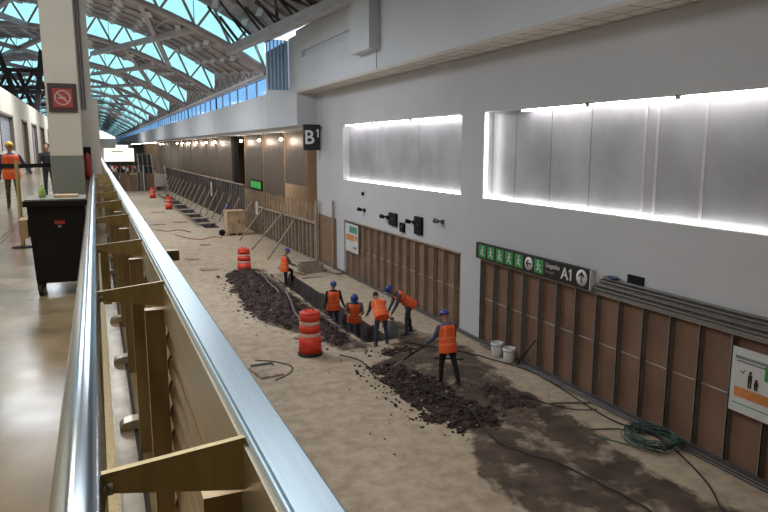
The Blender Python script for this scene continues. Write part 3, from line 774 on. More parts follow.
# ================================================================== FENCE ON THE RIGHT, FAR
fn_ = thing('timber_fence', 'near part of timber fence with upright studs against brown board', 'fence', (9, 35, 0))
def fxx(y): return 9.12 - (y - 28.9) * .024
bdn = MB(); q = 28.9
while q < 43: 
    e = min(q + 1.22, 43.1); bdn.beam((fxx(q) + .06, q, .9), (fxx(e) + .06, e - .01, .9), .02, 1.8); q += 1.22
bdn.build('backing_board', M['greyb'], fn_)
q = 29.0
while q < 43:
    MB().box((fxx(q) - .05, q - .045, 0), (fxx(q) + .045, q + .045, 2.62 + random.uniform(-.06, .06))).build('stud', M['wood'] if int(q * 3) % 2 else M['studb'], fn_); q += .6
MB().beam((fxx(28.6) - .08, 28.6, 1.78), (fxx(39.3) - .08, 39.3, 1.68), .05, .12).build('rail', M['wood'], fn_)
for (yt, zt, xb_, yb) in ((34.0, 1.75, 7.1, 33.4), (31.9, 1.6, 7.12, 30.1), (37.5, 1.9, 7.2, 37.0), (40.6, 1.9, 7.3, 40.2)):
    MB().beam((fxx(yt) - .08, yt, zt), (xb_, yb, .03), .07).build('brace', M['wood'], fn_)
ff = thing('timber_fence', 'far long grey fence of boards with leaning braces and a top rail', 'fence', (8.2, 60, 0))
def fx2(y): return 8.78 - (y - 43.1) * .019
m_ = MB(); q = 43.2
while q < 86:
    e = min(q + 2.44, 86); m_.beam((fx2(q) + .06, q, 1.32), (fx2(e) + .06, e - .02, 1.32), .02, 2.62); q += 2.44
m_.build('backing_board', M['greyb'], ff)
q = 43.3
while q < 86:
    MB().box((fx2(q) - .05, q - .05, 0), (fx2(q) + .045, q + .05, 2.7)).build('stud', M['greyb'], ff); q += .85
MB().beam((fx2(43.2), 43.2, 2.76), (fx2(86), 86, 2.76), .14, .07).build('top_rail', M['wood'], ff)
q = 44.2
while q < 84:
    MB().beam((fx2(q) - .08, q, 1.9), (fx2(q) - 1.15, q - .5, .03), .07).build('brace', M['wood'], ff); q += 2.6
tag(MB().box((XW - .05, 26.4, .0), (XW - .03, 28.7, 2.2)).build('plywood_sheet', M['ply'], origin=(XW - .04, 27.5, 0)), 'brown plywood sheet leaning on the wall at the fence end', 'board')
tag(MB().box((XW - .12, 26.55, 0), (XW - .06, 26.65, 2.95)).build('timber_post', M['wood'], origin=(XW - .09, 26.6, 0)), 'tall timber post at near edge of the brown plywood sheet', 'post')
tag(MB().box((fxx(28.7) - .1, 28.55, 0), (fxx(28.7), 28.7, 2.85)).build('timber_post', M['wood'], origin=(fxx(28.7), 28.6, 0)), 'stout timber post ending the near fence beside plywood', 'post')
for y, z0, z1, l in ((39.6, 1.15, 1.95, 'white paper notice on the near timber fence behind the crate'), (54.6, 1.3, 2.4, 'white paper notice on the far grey fence')):
    xx = (fxx(y) if y < 43 else fx2(y)) - .07
    tag(MB().box((xx - .01, y - .35, z0), (xx, y + .35, z1)).build('paper_notice', M['pale'], origin=(xx, y, z0)), l, 'notice')

# ---- concrete trough / planter and boards by it
pt = thing('concrete_trough', 'low grey concrete trough at the foot of the timber fence', 'trough', (8.0, 26.3, 0))
m_ = MB().box((7.55, 26.0, 0), (8.5, 26.06, .42)).box((7.55, 26.5, 0), (8.5, 26.56, .42)).box((7.55, 26.06, 0), (7.61, 26.5, .42)).box((8.44, 26.06, 0), (8.5, 26.5, .42)).box((7.61, 26.06, 0), (8.44, 26.5, .2))
m_.build('shell', M['planter'], pt); MB().box((7.61, 26.06, .2), (8.44, 26.5, .34)).build('fill', M['rubble'], pt)

# ---- recess facade panels, bulbs, sign, post
for k, (a, b, z0) in enumerate(((33.2, 37.3, 3.15), (37.7, 42.7, 1.9), (43.1, 48.4, 1.9), (53.2, 61, .6), (61.3, 66.9, .6), (67.2, 72.4, .6), (72.7, 78, .6), (78.4, 84.4, .6), (84.8, 90, .6), (90.4, 99, .6), (99.4, 107, .6), (107.4, 116, .6), (116.4, 126, .6))):
    t = thing('facade_panel', ['short dark bronze hanging panel beside the bay sign', 'dark bronze panel behind the green sign, right side', 'dark bronze panel left of the green sign'][k] if k < 3 else 'tall bronze facade panel in the far recess, number of panels from the beige gap: ' + ['first', 'second', 'third', 'fourth', 'fifth', 'sixth', 'seventh', 'eighth', 'ninth', 'tenth'][k - 3], 'panel', (10, (a + b) / 2, z0), 'bronze panels in the recess')
    MB().box((10.0, a, z0), (10.06, b, 5.995)).build('leaf', M['panel'], t)
    MB().box((9.96, b - .12, z0), (10.08, b, 5.995)).build('edge_trim', M['studb'], t)
tag(MB().box((9.9, 51.9, 0), (10.2, 53.0, 6.0)).build('dark_post', M['black'], origin=(10, 52.4, 0)), 'tall black post between the beige gap and bronze panels', 'post')
tag(MB().box((9.6, 29.3, 2.7), (9.9, 29.6, 6.0)).box((9.6, 29.3, 0), (9.9, 29.6, 2.7)).build('dark_post', M['black'], origin=(9.7, 29.4, 0)), 'black post just behind the white wall corner', 'post')
gs = thing('exit_sign', 'small lit green sign in black frame on the bronze panel', 'sign', (9.93, 44.7, 2.4))
MB().box((9.9, 43.1, 2.35), (9.98, 46.4, 3.0)).build('frame', M['black'], gs)
for a, b in ((43.25, 44.2), (44.35, 45.2), (45.35, 46.25)): MB().box((9.895, a, 2.45), (9.9, b, 2.9)).build('green_field', M['greenlit'], gs)
LY = [36.6, 42.0, 47.7, 58.8, 63.8, 70.4, 76, 82.3, 87.5, 106, 111]
for k, q in enumerate(LY):
    t = thing('bulb_lamp', 'bare warm lamp hanging from recess ceiling, ' + ['nearest the bay sign', 'second from bay sign', 'third from bay sign', 'fourth from bay sign', 'fifth from bay sign', 'sixth from bay sign', 'seventh from bay sign', 'eighth from bay sign', 'ninth from bay sign', 'second farthest', 'farthest'][k], 'lamp', (9.6, q, 5.6), 'warm lamps along the recess')
    MB().ell((9.6, q, 5.62), (.10, .10, .08), 10, 6).build('bulb', M['bulb'], t)
    MB().tube([(9.6, q, 5.68), (9.6, q, 6.0)], .02, 6).build('stem', M['black'], t)
    if k < 9:
        d = bpy.data.lights.new('bulb_light', 'POINT'); d.energy = 16; d.color = (1, .82, .66); d.shadow_soft_size = .12
        o = bpy.data.objects.new('bulb_light', d); C.objects.link(o); o.parent = t; o.location = (-.05, 0, -.15)
for k, (a, b) in enumerate(((118, 150), (155, 200))):
    tag(MB().box((9.5, a, 5.88), (9.6, b, 5.995)).build('strip_lamp', M['linear'], origin=(9.55, a, 5.9)), ['long warm strip lamp past the last bare lamp', 'long warm strip lamp farthest down the hall'][k], 'lamp')
for q in (33, 49):
    area_light('added_recess_fill', (11.5, q, 5.9), 1.5, 7, 170, (1, .86, .70))  # unseen fill added to brighten the recess, apart from the bulbs
# person-sized white notice and kiosk in the recess room
tag(MB().box((11.8, 34.8, 1.0), (11.85, 36.3, 3.0)).box((11.81, 34.8, -.02), (11.84, 34.85, 1.0)).box((11.81, 36.25, -.02), (11.84, 36.3, 1.0)).build('white_banner', M['whitep'], origin=(11.8, 35.5, 1)), 'white banner with dark print behind the fence in the recess', 'banner')

# ================================================================== FAR END
fb = thing('plywood_barrier', 'brown plywood barrier closing the far end of the dug floor', 'barrier', (5, 85, 0))
for k in range(7):
    x0 = 1.6 + k * .98
    MB().box((x0, 85 + .1 * (k % 2), 0), (x0 + .95, 85.05 + .1 * (k % 2), 2.2 - .12 * (k % 3))).build('board', M['ply'] if k % 3 else M['greyb'], fb)
for k in range(5): MB().box((1.7 + k * 1.6, 84.9, 0), (1.8 + k * 1.6, 85, 2.4)).build('post', M['wood'], fb)
tag(MB().box((6.4, 84.3, .5), (7.9, 84.4, 2.0)).box((6.5, 84.3, 0), (6.6, 84.4, .5)).box((7.7, 84.3, 0), (7.8, 84.4, .5)).build('pale_board', M['pale'], origin=(7.1, 84.3, 0)), 'pale square board on legs before the far barrier', 'board')
for k, (x, l) in enumerate(((5.2, 'white pole standing left of the pale board'), (7.95, 'white pole leaning right of the pale board'))):
    tag(MB().beam((x, 84, 0), (x - .35 * k, 84.2, 3.0), .1).build('pole', M['whitep'], origin=(x, 84, 0)), l, 'pole')
bb2 = thing('billboard', 'large lit cream billboard above the crowd at the far end', 'billboard', (3.7, 120, 0))
MB().box((1.45, 120, 2.8), (6.1, 120.2, 5.0)).build('screen', M['screen'], bb2)
MB().box((2.6, 119.98, 4.35), (4.4, 120, 4.5)).build('print', M['greyp'], bb2)
for x in (1.6, 5.9): MB().box((x, 120.05, 0), (x + .12, 120.2, 2.8)).build('post', M['stud'], bb2)
kk = thing('glass_kiosk', 'dark glazed booth with slanted white frames beyond the far barrier', 'kiosk', (5.9, 90, 0))
MB().prism([(5.25, 0), (6.8, 0), (6.5, 4.3), (4.95, 4.3)], 89.5, 91, 'xz').build('glazing', M['teal'], kk)
for o_ in (0, .55, 1.1, 1.62): MB().beam((5.22 + o_, 89.4, .0), (4.9 + o_, 89.4, 4.4), .13).build('frame', M['whitep'] if o_ in (0, 1.62) else M['stud'], kk)
for z in (1.4, 2.8, 4.25): MB().box((4.95, 89.38, z), (6.7, 89.48, z + .08)).build('crossbar', M['stud'], kk)

# ================================================================== DRUMS
def make_drum(loc, label):
    t = thing('traffic_drum', label, 'traffic drum', loc, 'orange traffic drums along the dug floor')
    x, y, z = loc
    MB().lathe([(0, 0), (.295, 0), (.30, .04), (.28, .06), (.27, .06)], loc, 28).build('base', M['tyre'], t)
    for a, b, r0, r1 in ((.06, .46, .275, .262), (.55, .74, .254, .247), (.83, 1.0, .240, .232)):
        MB().lathe([(r0 - .01, a), (r0, a), (r1, b), (r1 - .01, b)], loc, 28).build('body_band', M['drum'], t)
    for a, b, r0, r1 in ((.46, .55, .261, .254), (.74, .83, .246, .240)):
        MB().lathe([(r0 - .004, a), (r0, a + .005), (r1, b - .005), (r1 - .004, b)], loc, 28).build('reflective_stripe', M['stripe'], t)
    MB().lathe([(.232, .99), (.24, 1.01), (.22, 1.04), (.12, 1.055), (0, 1.055)], loc, 28).build('lid', M['drum'], t)
    h = MB()
    for s in (-1, 1): h.tube([(x + s * .09, y, z + 1.04), (x + s * .09, y, z + 1.10), (x + s * .03, y, z + 1.12)], .018, 6)
    h.build('handle', M['drum'], t)
    return t
d0 = make_drum((4.70, 15.55, .02), 'nearest and largest orange drum beside the dark earth heap')
d0.scale = (1.06, 1.06, 1.06)
for (x, y, l) in ((5.41, 27.1, 'orange drum at the far end of the dark earth heap'), (5.5, 58.4, 'right-hand drum of the far pair by the far trench'), (5.25, 72.0, 'farthest orange drum near the plywood barrier')):
    c = copy_tree(d0); c.location = (x, y, .01); c.scale = (1.05, 1.05, 1.0); c['label'] = l

# ================================================================== RUBBLE
heap_poly = [(4.55, 26.6), (5.3, 27.6), (6.0, 27.3), (6.02, 24.1), (6.1, 19.5), (6.15, 15.9), (5.5, 15.9), (5.05, 17.4), (4.3, 18.9), (4.2, 22.4)]
def edge_dist(x, y, poly):
    d = 9
    for i in range(len(poly)):
        a = Vector(poly[i]); b = Vector(poly[(i + 1) % len(poly)]); p = Vector((x, y)); ab = b - a
        t = max(0, min(1, (p - a).dot(ab) / ab.length_squared)); d = min(d, (a + ab * t - p).length)
    return d
def heap_h(x, y, poly, hmax, slope, seed):
    d = edge_dist(x, y, poly) if pip(x, y, poly) else -edge_dist(x, y, poly)
    d += .25 * noise.noise((x * 2, y * 2, seed))
    if d <= 0: return -.06
    h = min(hmax, d * slope) * (.75 + .5 * noise.noise((x * .9, y * .6, seed + 5)))
    return h + .07 * noise.noise((x * 6, y * 6, seed)) + .04 * noise.noise((x * 14, y * 14, seed))
def make_heap(name, poly, hmax, slope, seed, m, label, cell=.07, rocks=500, rs_=(.03, .09), rm=None):
    x0 = min(p[0] for p in poly) - .3; x1 = min(max(p[0] for p in poly) + .3, 9.1); y0 = min(p[1] for p in poly) - .4; y1 = max(p[1] for p in poly) + .4
    nx = int((x1 - x0) / cell); ny = int((y1 - y0) / cell); mb = MB()
    H = {}
    for j in range(ny + 1):
        for i in range(nx + 1):
            x, y = x0 + i * cell, y0 + j * cell; H[i, j] = (x, y, heap_h(x, y, poly, hmax, slope, seed))
    idx = {}; vs = []; fs = []
    for j in range(ny):
        for i in range(nx):
            c = [(i, j), (i + 1, j), (i + 1, j + 1), (i, j + 1)]
            if max(H[q][2] for q in c) > -.02:
                for q in c:
                    if q not in idx: idx[q] = len(vs); vs.append(H[q])
                fs.append(tuple(idx[q] for q in c))
    mb.add(vs, fs, 0, False)
    k = 0; tries = 0
    while k < rocks and tries < rocks * 10:
        tries += 1
        x, y = random.uniform(x0, x1), random.uniform(y0, y1); h = heap_h(x, y, poly, hmax, slope, seed)
        if h < 0 and random.random() > .12: continue
        if edge_dist(x, y, poly) > .35 and h < 0: continue
        h = max(h, .0)
        r = random.uniform(*rs_) * (1 if random.random() > .08 else 1.6)
        mb.ell((x, y, h + r * .3), (r, r * random.uniform(.6, 1), r * .6), 6, 4, (0 if random.random() > .4 else 1) if random.random() > .02 else 2, Matrix.Rotation(random.random() * 6, 3, 'Z'), .3); k += 1
    o = mb.build(name, [m, rm or m, M['stone'] if rm else m], origin=(0, 0, 0))
    tag(o, label, 'rubble', kind='stuff'); return o
make_heap('earth_heap', heap_poly, .70, .62, 3, M['rubble'], 'long dark heap of dug earth and rubble beside the trench', rocks=1800, rs_=(.015, .05), rm=M['gravel'])
gp = [(5.55, 14.0), (6.4, 14.0), (6.75, 12.4), (6.95, 11.0), (7.05, 10.2), (6.6, 9.8), (6.0, 9.9), (5.55, 10.6), (5.55, 11.9)]
make_heap('gravel_heap', gp, .17, .35, 11, M['rubble'], 'low spread of dark broken gravel in front of the digging workers', rocks=2200, rs_=(.012, .042), rm=M['gravel'])
gp3 = [(7.0, 12.6), (7.6, 12.0), (8.2, 10.5), (7.8, 10.0), (7.1, 10.5)]
make_heap('soil_spread', gp3, .07, .25, 21, M['rubble'], 'low brown soil spread right of the broken gravel', rocks=120, rs_=(.012, .03), rm=M['gravel'])
make_heap('soil_spread', [(6.2, 15.2), (7.0, 15.1), (7.4, 14.6), (6.5, 14.4)], .10, .3, 31, M['rubble'], 'small soil mound at the near end of the trench', rocks=120, rs_=(.015, .05), rm=M['gravel'])
# loose stones scattered
sc_ = MB()
for _ in range(420):
    x, y = random.uniform(3.6, 8.8), random.uniform(7, 30)
    if trench_depth(x, y) < 0: continue
    near = min(edge_dist(x, y, heap_poly), edge_dist(x, y, gp))
    if near > 1.0 and random.random() > .12: continue
    r = random.uniform(.012, .035); sc_.ell((x, y, ground(x, y) + r * .4), (r, r * .8, r * .6), 5, 3, 0, Matrix.Rotation(random.random() * 6, 3, 'Z'), .3)
tag(sc_.build('loose_stones', M['stone'], origin=(0, 0, 0)), 'loose pebbles and crumbs scattered on the concrete around the heaps', 'stones', kind='stuff')
# flat slabs and manhole covers
slabs = [(3.35, 14.65, .55, .8, .15, 'cracked floor slab beside an open pit edge near the railing', 'stone'),
         (5.05, 17.0, .55, .45, .5, 'pale slab lying by the nearest drum', 'stone'), (5.14, 36.05, .5, .4, .1, 'flat pale slab on the floor left of the crate', 'stone'),
         (4.2, 28.6, .7, .5, .1, 'flat slab left of the earth heap', 'stone'), (3.9, 31.6, .5, .5, .3, 'flat slab behind the first left slab', 'stone'),
         (5.2, 48.0, .9, .6, .2, 'slab on the floor beside the far trench', 'stone'), (3.7, 47.0, .9, .5, .1, 'slab near the railing halfway down the floor', 'stone'),
         (4.4, 56.0, 1.0, .7, .1, 'slab left of the far drum pair', 'stone')]
for k, (x, y, sx, sy, rot, l, mm) in enumerate(slabs):
    R_ = Matrix.Rotation(rot, 3, 'Z'); m_ = MB().box((-sx / 2, -sy / 2, .0), (sx / 2, sy / 2, .05)); m_.v = [tuple(R_ @ Vector(v) + Vector((x, y, 0))) for v in m_.v]
    tag(m_.build('floor_slab', M[mm], origin=(x, y, 0)), l, 'slab', 'loose slabs on the floor')
tag(MB().box((3.1, 15.02, .0), (3.62, 15.2, .052)).build('pit_opening', M['dark'], origin=(3.3, 15.1, 0)), 'dark open slot beside the cracked floor slab', 'slot')
for y, lw_ in ((46, 'nearest, level with the fence corner'), (49.5, 'second nearest'), (53, 'third nearest'), (57, 'level with the nearer far drum'), (62, 'second farthest'), (67, 'farthest')):
    tag(MB().beam((6.15, y, .05), (7.35, y + .3, .05), .7, .06).build('trench_cover', M['stone'], origin=(6.8, y, 0)), 'plank slab bridging the far trench, ' + lw_, 'slab', 'slabs over the far trench')
# timbers near worker one
tag(MB().beam((7.0, 27.6, .05), (7.6, 25.7, .05), .12, .08).build('timber', M['wood'], origin=(7.3, 26.6, 0)), 'short timber lying left of the concrete trough', 'timber')
tag(MB().beam((8.6, 27.0, .05), (9.0, 25.3, .05), .3, .06).build('timber', M['wood'], origin=(8.8, 26.2, 0)), 'wide plank lying right of the concrete trough', 'timber')
tag(MB().box((7.3, 25.0, .0), (8.1, 25.25, .05)).build('timber', M['wood'], origin=(7.7, 25.1, 0)), 'plank lying in front of the concrete trough', 'timber')

# crate
cr = thing('wrapped_crate', 'square tan wrapped crate on a pallet near the timber fence', 'crate', (7.45, 39.9, 0))
MB().box((6.95, 39.3, .12), (8.0, 40.5, 1.42)).build('box', M['crate'], cr)
MB().box((6.93, 39.28, 1.40), (8.02, 40.52, 1.45)).build('top_sheet', M['cardb'], cr)
m_ = MB()
for x in (6.95, 7.42, 7.88): m_.box((x, 39.3, 0), (x + .12, 40.5, .12))
m_.build('pallet', M['wood'], cr)
MB().box((7.6, 39.29, .7), (7.66, 39.3, .95)).build('label_mark', M['red'], cr)
tag(MB().ell((6.65, 39.5, .19), (.2, .2, .19), 12, 8).build('black_bag', M['black'], origin=(6.65, 39.5, 0)), 'round black bag left of the wrapped crate', 'bag')

# buckets
def bucket(x, y, l, grp='white buckets by the right partition'):
    t = thing('bucket', l, 'bucket', (x, y, 0), grp)
    MB().lathe([(0, .01), (.125, .01), (.13, .02), (.155, .36), (.145, .36), (.12, .05), (0, .05)], (x, y, 0), 24).build('pail', M['whitep'], t)
    MB().lathe([(.153, .29), (.165, .29), (.165, .325), (.154, .325)], (x, y, 0), 24).build('rim', M['whitep'], t)
    MB().tube([(x + .16 * math.cos(a), y - .02 - .10 * math.sin(a), .31 - .14 * math.sin(a)) for a in [PI * i / 10 for i in range(11)]], .004, 5).build('handle', M['stud'], t)
bucket(8.98, 13.56, 'white plastic bucket farther from the camera, left of the pair'); bucket(9.0, 13.05, 'white plastic bucket nearer the camera, right of the pair')

# hose coil
hc = MB(); pts = []
for i in range(420):
    t = 2 * PI * i / 30; rr = .34 + .17 * math.sin(i * .21) + .05 * math.sin(i * .077)
    pts.append((8.72 + rr * 1.0 * math.cos(t) + .04 * math.sin(i * .05), 8.02 + rr * 1.25 * math.sin(t) + .04 * math.cos(i * .07), .03 + .0004 * i + .02 * (1 + math.sin(i * .9))))
hc.tube(pts, .009, 6)
hc.tube([(8.3, 8.3, .03), (8.0, 8.8, .03), (8.1, 9.1, .03), (8.6, 8.9, .03), (8.9, 8.5, .04)], .013, 6)
tag(hc.build('coiled_hose', M['hose'], origin=(8.7, 8, 0)), 'green coiled hose on the floor by the right wall', 'hose')

# cables
def smooth_path(pts, n=8):
    out = []; P_ = [Vector((p[0], p[1], 0)) for p in pts]
    for i in range(len(P_) - 1):
        p0 = P_[max(i - 1, 0)]; p1 = P_[i]; p2 = P_[i + 1]; p3 = P_[min(i + 2, len(P_) - 1)]
        for j in range(n):
            t = j / n; out.append(.5 * ((2 * p1) + (p2 - p0) * t + (2 * p0 - 5 * p1 + 4 * p2 - p3) * t * t + (3 * p1 - p0 - 3 * p2 + p3) * t ** 3))
    out.append(P_[-1]); return out
def cable(pts, r, m, label, zoff=0, zf=None):
    pp = smooth_path(pts)
    q = [(p.x, p.y, (max(ground(p.x, p.y), 0) + r + .01 + zoff + (.05 if zf else 0) + (zf(p.x, p.y) if zf else 0))) for p in pp]
    tag(MB().tube(q, r, 6).build('cable', m, origin=(q[0][0], q[0][1], 0)), label, 'cable', 'cables on the dug floor')
gh = lambda x, y: max(0, heap_h(x, y, gp, .17, .35, 11))
cable([(5.3, 15.0), (5.6, 14.3), (5.5, 13.2), (5.7, 12.3), (6.0, 11.6), (6.3, 10.4), (6.15, 9.2), (6.3, 8.7), (6.6, 8.1), (6.8, 7.3), (6.9, 6.4), (6.8, 5.5)], .016, M['cable'], 'dark cable snaking from the gravel to the bottom edge', zf=gh)
cable([(7.3, 15.4), (8.3, 14.0), (8.98, 12.5), (9.0, 11.2), (8.85, 10.1), (8.8, 9.2), (9.0, 8.3), (8.5, 6.9), (7.95, 6.1), (7.6, 5.3)], .014, M['cable'], 'dark cable running along the right partition past the hose')
cable([(7.7, 10.9), (8.0, 10.6), (8.4, 10.0), (8.9, 9.8)], .010, M['cable'], 'thin dark cable looping near the right wall')
hh = lambda x, y: max(0, heap_h(x, y, heap_poly, .70, .62, 3))
cable([(5.6, 25.9), (5.5, 23.5), (5.35, 20.5), (5.15, 18.2), (4.95, 16.2)], .03, M['cableg'], 'pale hose lying over the dark earth heap', zf=hh)
cable([(4.1, 41), (4.6, 39), (5.3, 38.2), (6, 39), (6.5, 38.4)], .02, M['red'], 'red cable lying left of the wrapped crate')
cable([(3.2, 44), (3.8, 42.8), (4.6, 43.2), (5.1, 41.8)], .02, M['cable'], 'dark cable looped on the floor before the far trench')
cable([(3.3, 15.6), (3.7, 15.3), (4.0, 14.8), (3.8, 14.3), (3.4, 14.0)], .012, M['cable'], 'thin wire around the cracked slab by the railing')
tag(MB().beam((9.02, 12.75, .02), (9.2, 12.3, .72), .025).build('leaning_bar', M['black'], origin=(9.0, 12.7, 0)), 'thin dark bar leaning on partition right of the buckets', 'bar')
tag(MB().beam((8.2, 10.4, .04), (9.0, 10.1, .04), .03).build('steel_bar', M['cableg'], origin=(8.6, 10.2, 0)), 'short bar lying on the floor beside right partition', 'bar')

# ================================================================== PEOPLE
def rx(v, a): return Matrix.Rotation(a, 3, 'X') @ v
def capsule(mb, p, q, r0, r1, n=14):
    p = Vector(p); q = Vector(q)
    mb.tube([p, q], [r0, r1], n); mb.ell(p, (r0,) * 3, n, 8); mb.ell(q, (r1,) * 3, n, 8)
def remesh(mb, vox, smooth_it=4):
    me = bpy.data.meshes.new('tmp'); me.from_pydata(mb.v, [], mb.f); o = bpy.data.objects.new('tmp', me); C.objects.link(o)
    md = o.modifiers.new('r', 'REMESH'); md.mode = 'VOXEL'; md.voxel_size = vox; md.use_smooth_shade = True
    ms = o.modifiers.new('s', 'SMOOTH'); ms.factor = .5; ms.iterations = smooth_it
    dg = bpy.context.evaluated_depsgraph_get(); out = bpy.data.meshes.new_from_object(o.evaluated_get(dg))
    bpy.data.objects.remove(o); bpy.data.meshes.remove(me); return out
def segd(p, a, b):
    ab = b - a; t = max(0, min(1, (p - a).dot(ab) / max(ab.length_squared, 1e-9))); return (a + ab * t - p).length
def human(label, loc, rotz, lean=0, legs=((0, 0, .08), (0, 0, .08)), arms=((.1, .3, .12), (.1, .3, .12)), head=0.0, H=1.68, hat='hatb', top='sleeve', bottom='jeans', vest=True, group=None, vox=.0115, hand='skin', name='person', arm_in=(0, 0), headturn=0):
    """faces local +Y.  legs: (hip flex, knee bend, spread) right then left; arms: (shoulder swing, elbow bend, spread)"""
    k = H / 1.72; V = Vector
    th, sh, ft = .43 * k, .42 * k, .075 * k
    pel = V((0, 0, 0)); mb = MB(); bones = []
    def ddir(a, s, spread): return V((s * math.sin(spread), math.sin(a) * math.cos(spread), -math.cos(a) * math.cos(spread)))
    feet = []
    for s, (a, kn, sp) in zip((1, -1), legs):
        hip = pel + V((s * .095 * k, 0, 0)); knee = hip + ddir(a, s, sp) * th; ank = knee + ddir(a - kn, s, sp * .6) * sh
        capsule(mb, hip, knee, .098 * k, .066 * k); capsule(mb, knee, ank, .064 * k, .048 * k)
        mb.ell((knee * .62 + ank * .38) + V((0, -.012, 0)), (.056 * k, .058 * k, .11 * k), 12, 8)
        heel = ank + V((0, -.03, -.045 * k)); toe = ank + V((s * .02, .15 * k, -.055 * k))
        capsule(mb, ank, heel, .04 * k, .042 * k, 10); capsule(mb, heel, toe, .042 * k, .034 * k, 10); capsule(mb, ank, (ank + toe) / 2, .038 * k, .038 * k, 10)
        bones += [(hip, knee, 'l'), (knee, ank, 'l'), (heel, toe, 'b'), (ank, (ank + toe) / 2, 'b')]; feet.append(min(heel.z - .042 * k, toe.z - .034 * k))
    U = V((0, math.sin(lean), math.cos(lean))); Fd = V((0, math.cos(lean), -math.sin(lean)))
    def P(h, f=0, x=0): return pel + U * h * k + Fd * f * k + V((x * k, 0, 0))
    rings = [(-.10, .170, .118, 0), (-.02, .188, .132, 0), (.08, .175, .125, .0), (.18, .165, .118, .005), (.30, .185, .125, .01), (.40, .200, .128, .005), (.47, .180, .11, -.005), (.52, .09, .07, -.01)]
    def torso(mb, grow=0, rr=rings):
        n = 20; vs = []
        for h, a, b_, f in rr:
            for j in range(n):
                t = 2 * PI * j / n; vs.append(P(h, f + (b_ + grow) * math.sin(t), (a + grow) * math.cos(t)))
        m = len(rr); fs = [(i * n + j, i * n + (j + 1) % n, (i + 1) * n + (j + 1) % n, (i + 1) * n + j) for i in range(m - 1) for j in range(n)]
        fs += [tuple(reversed(range(n))), tuple((m - 1) * n + j for j in range(n))]
        mb.add(vs, fs)
    torso(mb); bones += [(P(.0), P(.1), 't'), (P(.1), P(.46), 't'), (P(-.12), P(-.02), 'l')]
    neck0, neck1 = P(.48), P(.60, .01 + .02 * math.sin(head))
    capsule(mb, neck0, neck1, .058 * k, .054 * k, 12); bones += [(P(.54), neck1, 'h')]
    hl = lean * .6 + head
    HR = Matrix.Rotation(headturn, 3, 'Z') @ Matrix.Rotation(-hl, 3, 'X')
    hc_ = neck1 + HR @ V((0, .02 * k, .095 * k))
    def Hd(x, y, z): return hc_ + HR @ (V((x, y, z)) * k)
    mb.ell(hc_, (.074 * k, .092 * k, .112 * k), 18, 12, R=HR); mb.ell(Hd(0, .03, -.06), (.055 * k, .06 * k, .058 * k), 14, 8, R=HR)
    mb.ell(Hd(0, .096, -.012), (.014 * k, .022 * k, .026 * k), 8, 6, R=HR)
    mb.ell(Hd(0, .083, -.058), (.026 * k, .014 * k, .011 * k), 8, 6, R=HR)
    for s in (-1, 1): mb.ell(Hd(s * .076, -.005, -.01), (.012 * k, .022 * k, .034 * k), 8, 6, R=HR)
    bones += [(Hd(0, 0, -.08), Hd(0, 0, .07), 'h')]
    hands = []
    for i, (s, (a, el, sp)) in enumerate(zip((1, -1), arms)):
        shd = P(.44, 0, s * .20); ud = ddir(a, s, sp); elb = shd + ud * .285 * k
        fd = ddir(a + el, s, sp - arm_in[i]); wr = elb + fd * .25 * k
        capsule(mb, shd, elb, .062 * k, .05 * k, 12); capsule(mb, elb, wr, .049 * k, .034 * k, 12)
        bones += [(shd, elb, 's'), (elb, wr, 's')]
        side = V((1, 0, 0)); fwd = fd; nrm = side.cross(fwd).normalized() * (1)
        if fwd.cross(V((0, 0, 1))).length < .2: side = V((1, 0, 0))
        side = (side - fwd * side.dot(fwd)).normalized(); nrm = side.cross(fwd).normalized()
        pc = wr + fwd * .05 * k
        m3 = Matrix((side, nrm, fwd)).transposed()
        mb.ell(pc, (.040 * k, .019 * k, .055 * k), 12, 8, R=m3)
        bones.append((wr + fwd * .02, wr + fwd * .17 * k, 'x'))
        for j, (off, ln) in enumerate(((-.03, .060), (-.01, .072), (.011, .068), (.03, .052))):
            b0 = pc + side * off * k + fwd * .035 * k; b1 = b0 + (fwd * .9 - nrm * s * 0 + nrm * -.35).normalized() * ln * .5 * k; b2 = b1 + (fwd * .35 - nrm * .9).normalized() * ln * .55 * k
            capsule(mb, b0, b1, .0105 * k, .0098 * k, 8); capsule(mb, b1, b2, .0098 * k, .0088 * k, 8)
        t0 = wr + fwd * .03 * k - side * s * .03 * k; t1 = t0 + (fwd * .5 - side * s * .6 - nrm * .4).normalized() * .04 * k; t2 = t1 + (fwd * .8 - nrm * .5).normalized() * .03 * k
        capsule(mb, t0, t1, .0135 * k, .011 * k, 8); capsule(mb, t1, t2, .011 * k, .0095 * k, 8)
        hands.append(pc)
    zf = -min(feet)
    me = remesh(mb, vox)
    mats = [M['skin'], M[top], M[bottom], M['boots'], M[hand]]
    for m in mats: me.materials.append(m)
    key = {'h': 0, 't': 1, 's': 1, 'l': 2, 'b': 3, 'x': 4}
    rad = {'h': .09, 't': .13, 's': .045, 'l': .065, 'b': .045, 'x': .03}
    sh_ = V((0, 0, zf))
    for p in me.polygons:
        c = p.center; best = min(bones, key=lambda b: segd(c, b[0], b[1]) - rad[b[2]] * k); p.material_index = key[best[2]]
    for v in me.vertices: v.co += sh_
    root = thing(name, label, 'person', loc, group); root.rotation_euler = (0, 0, rotz)
    bo = bpy.data.objects.new('body', me); C.objects.link(bo); bo.parent = root
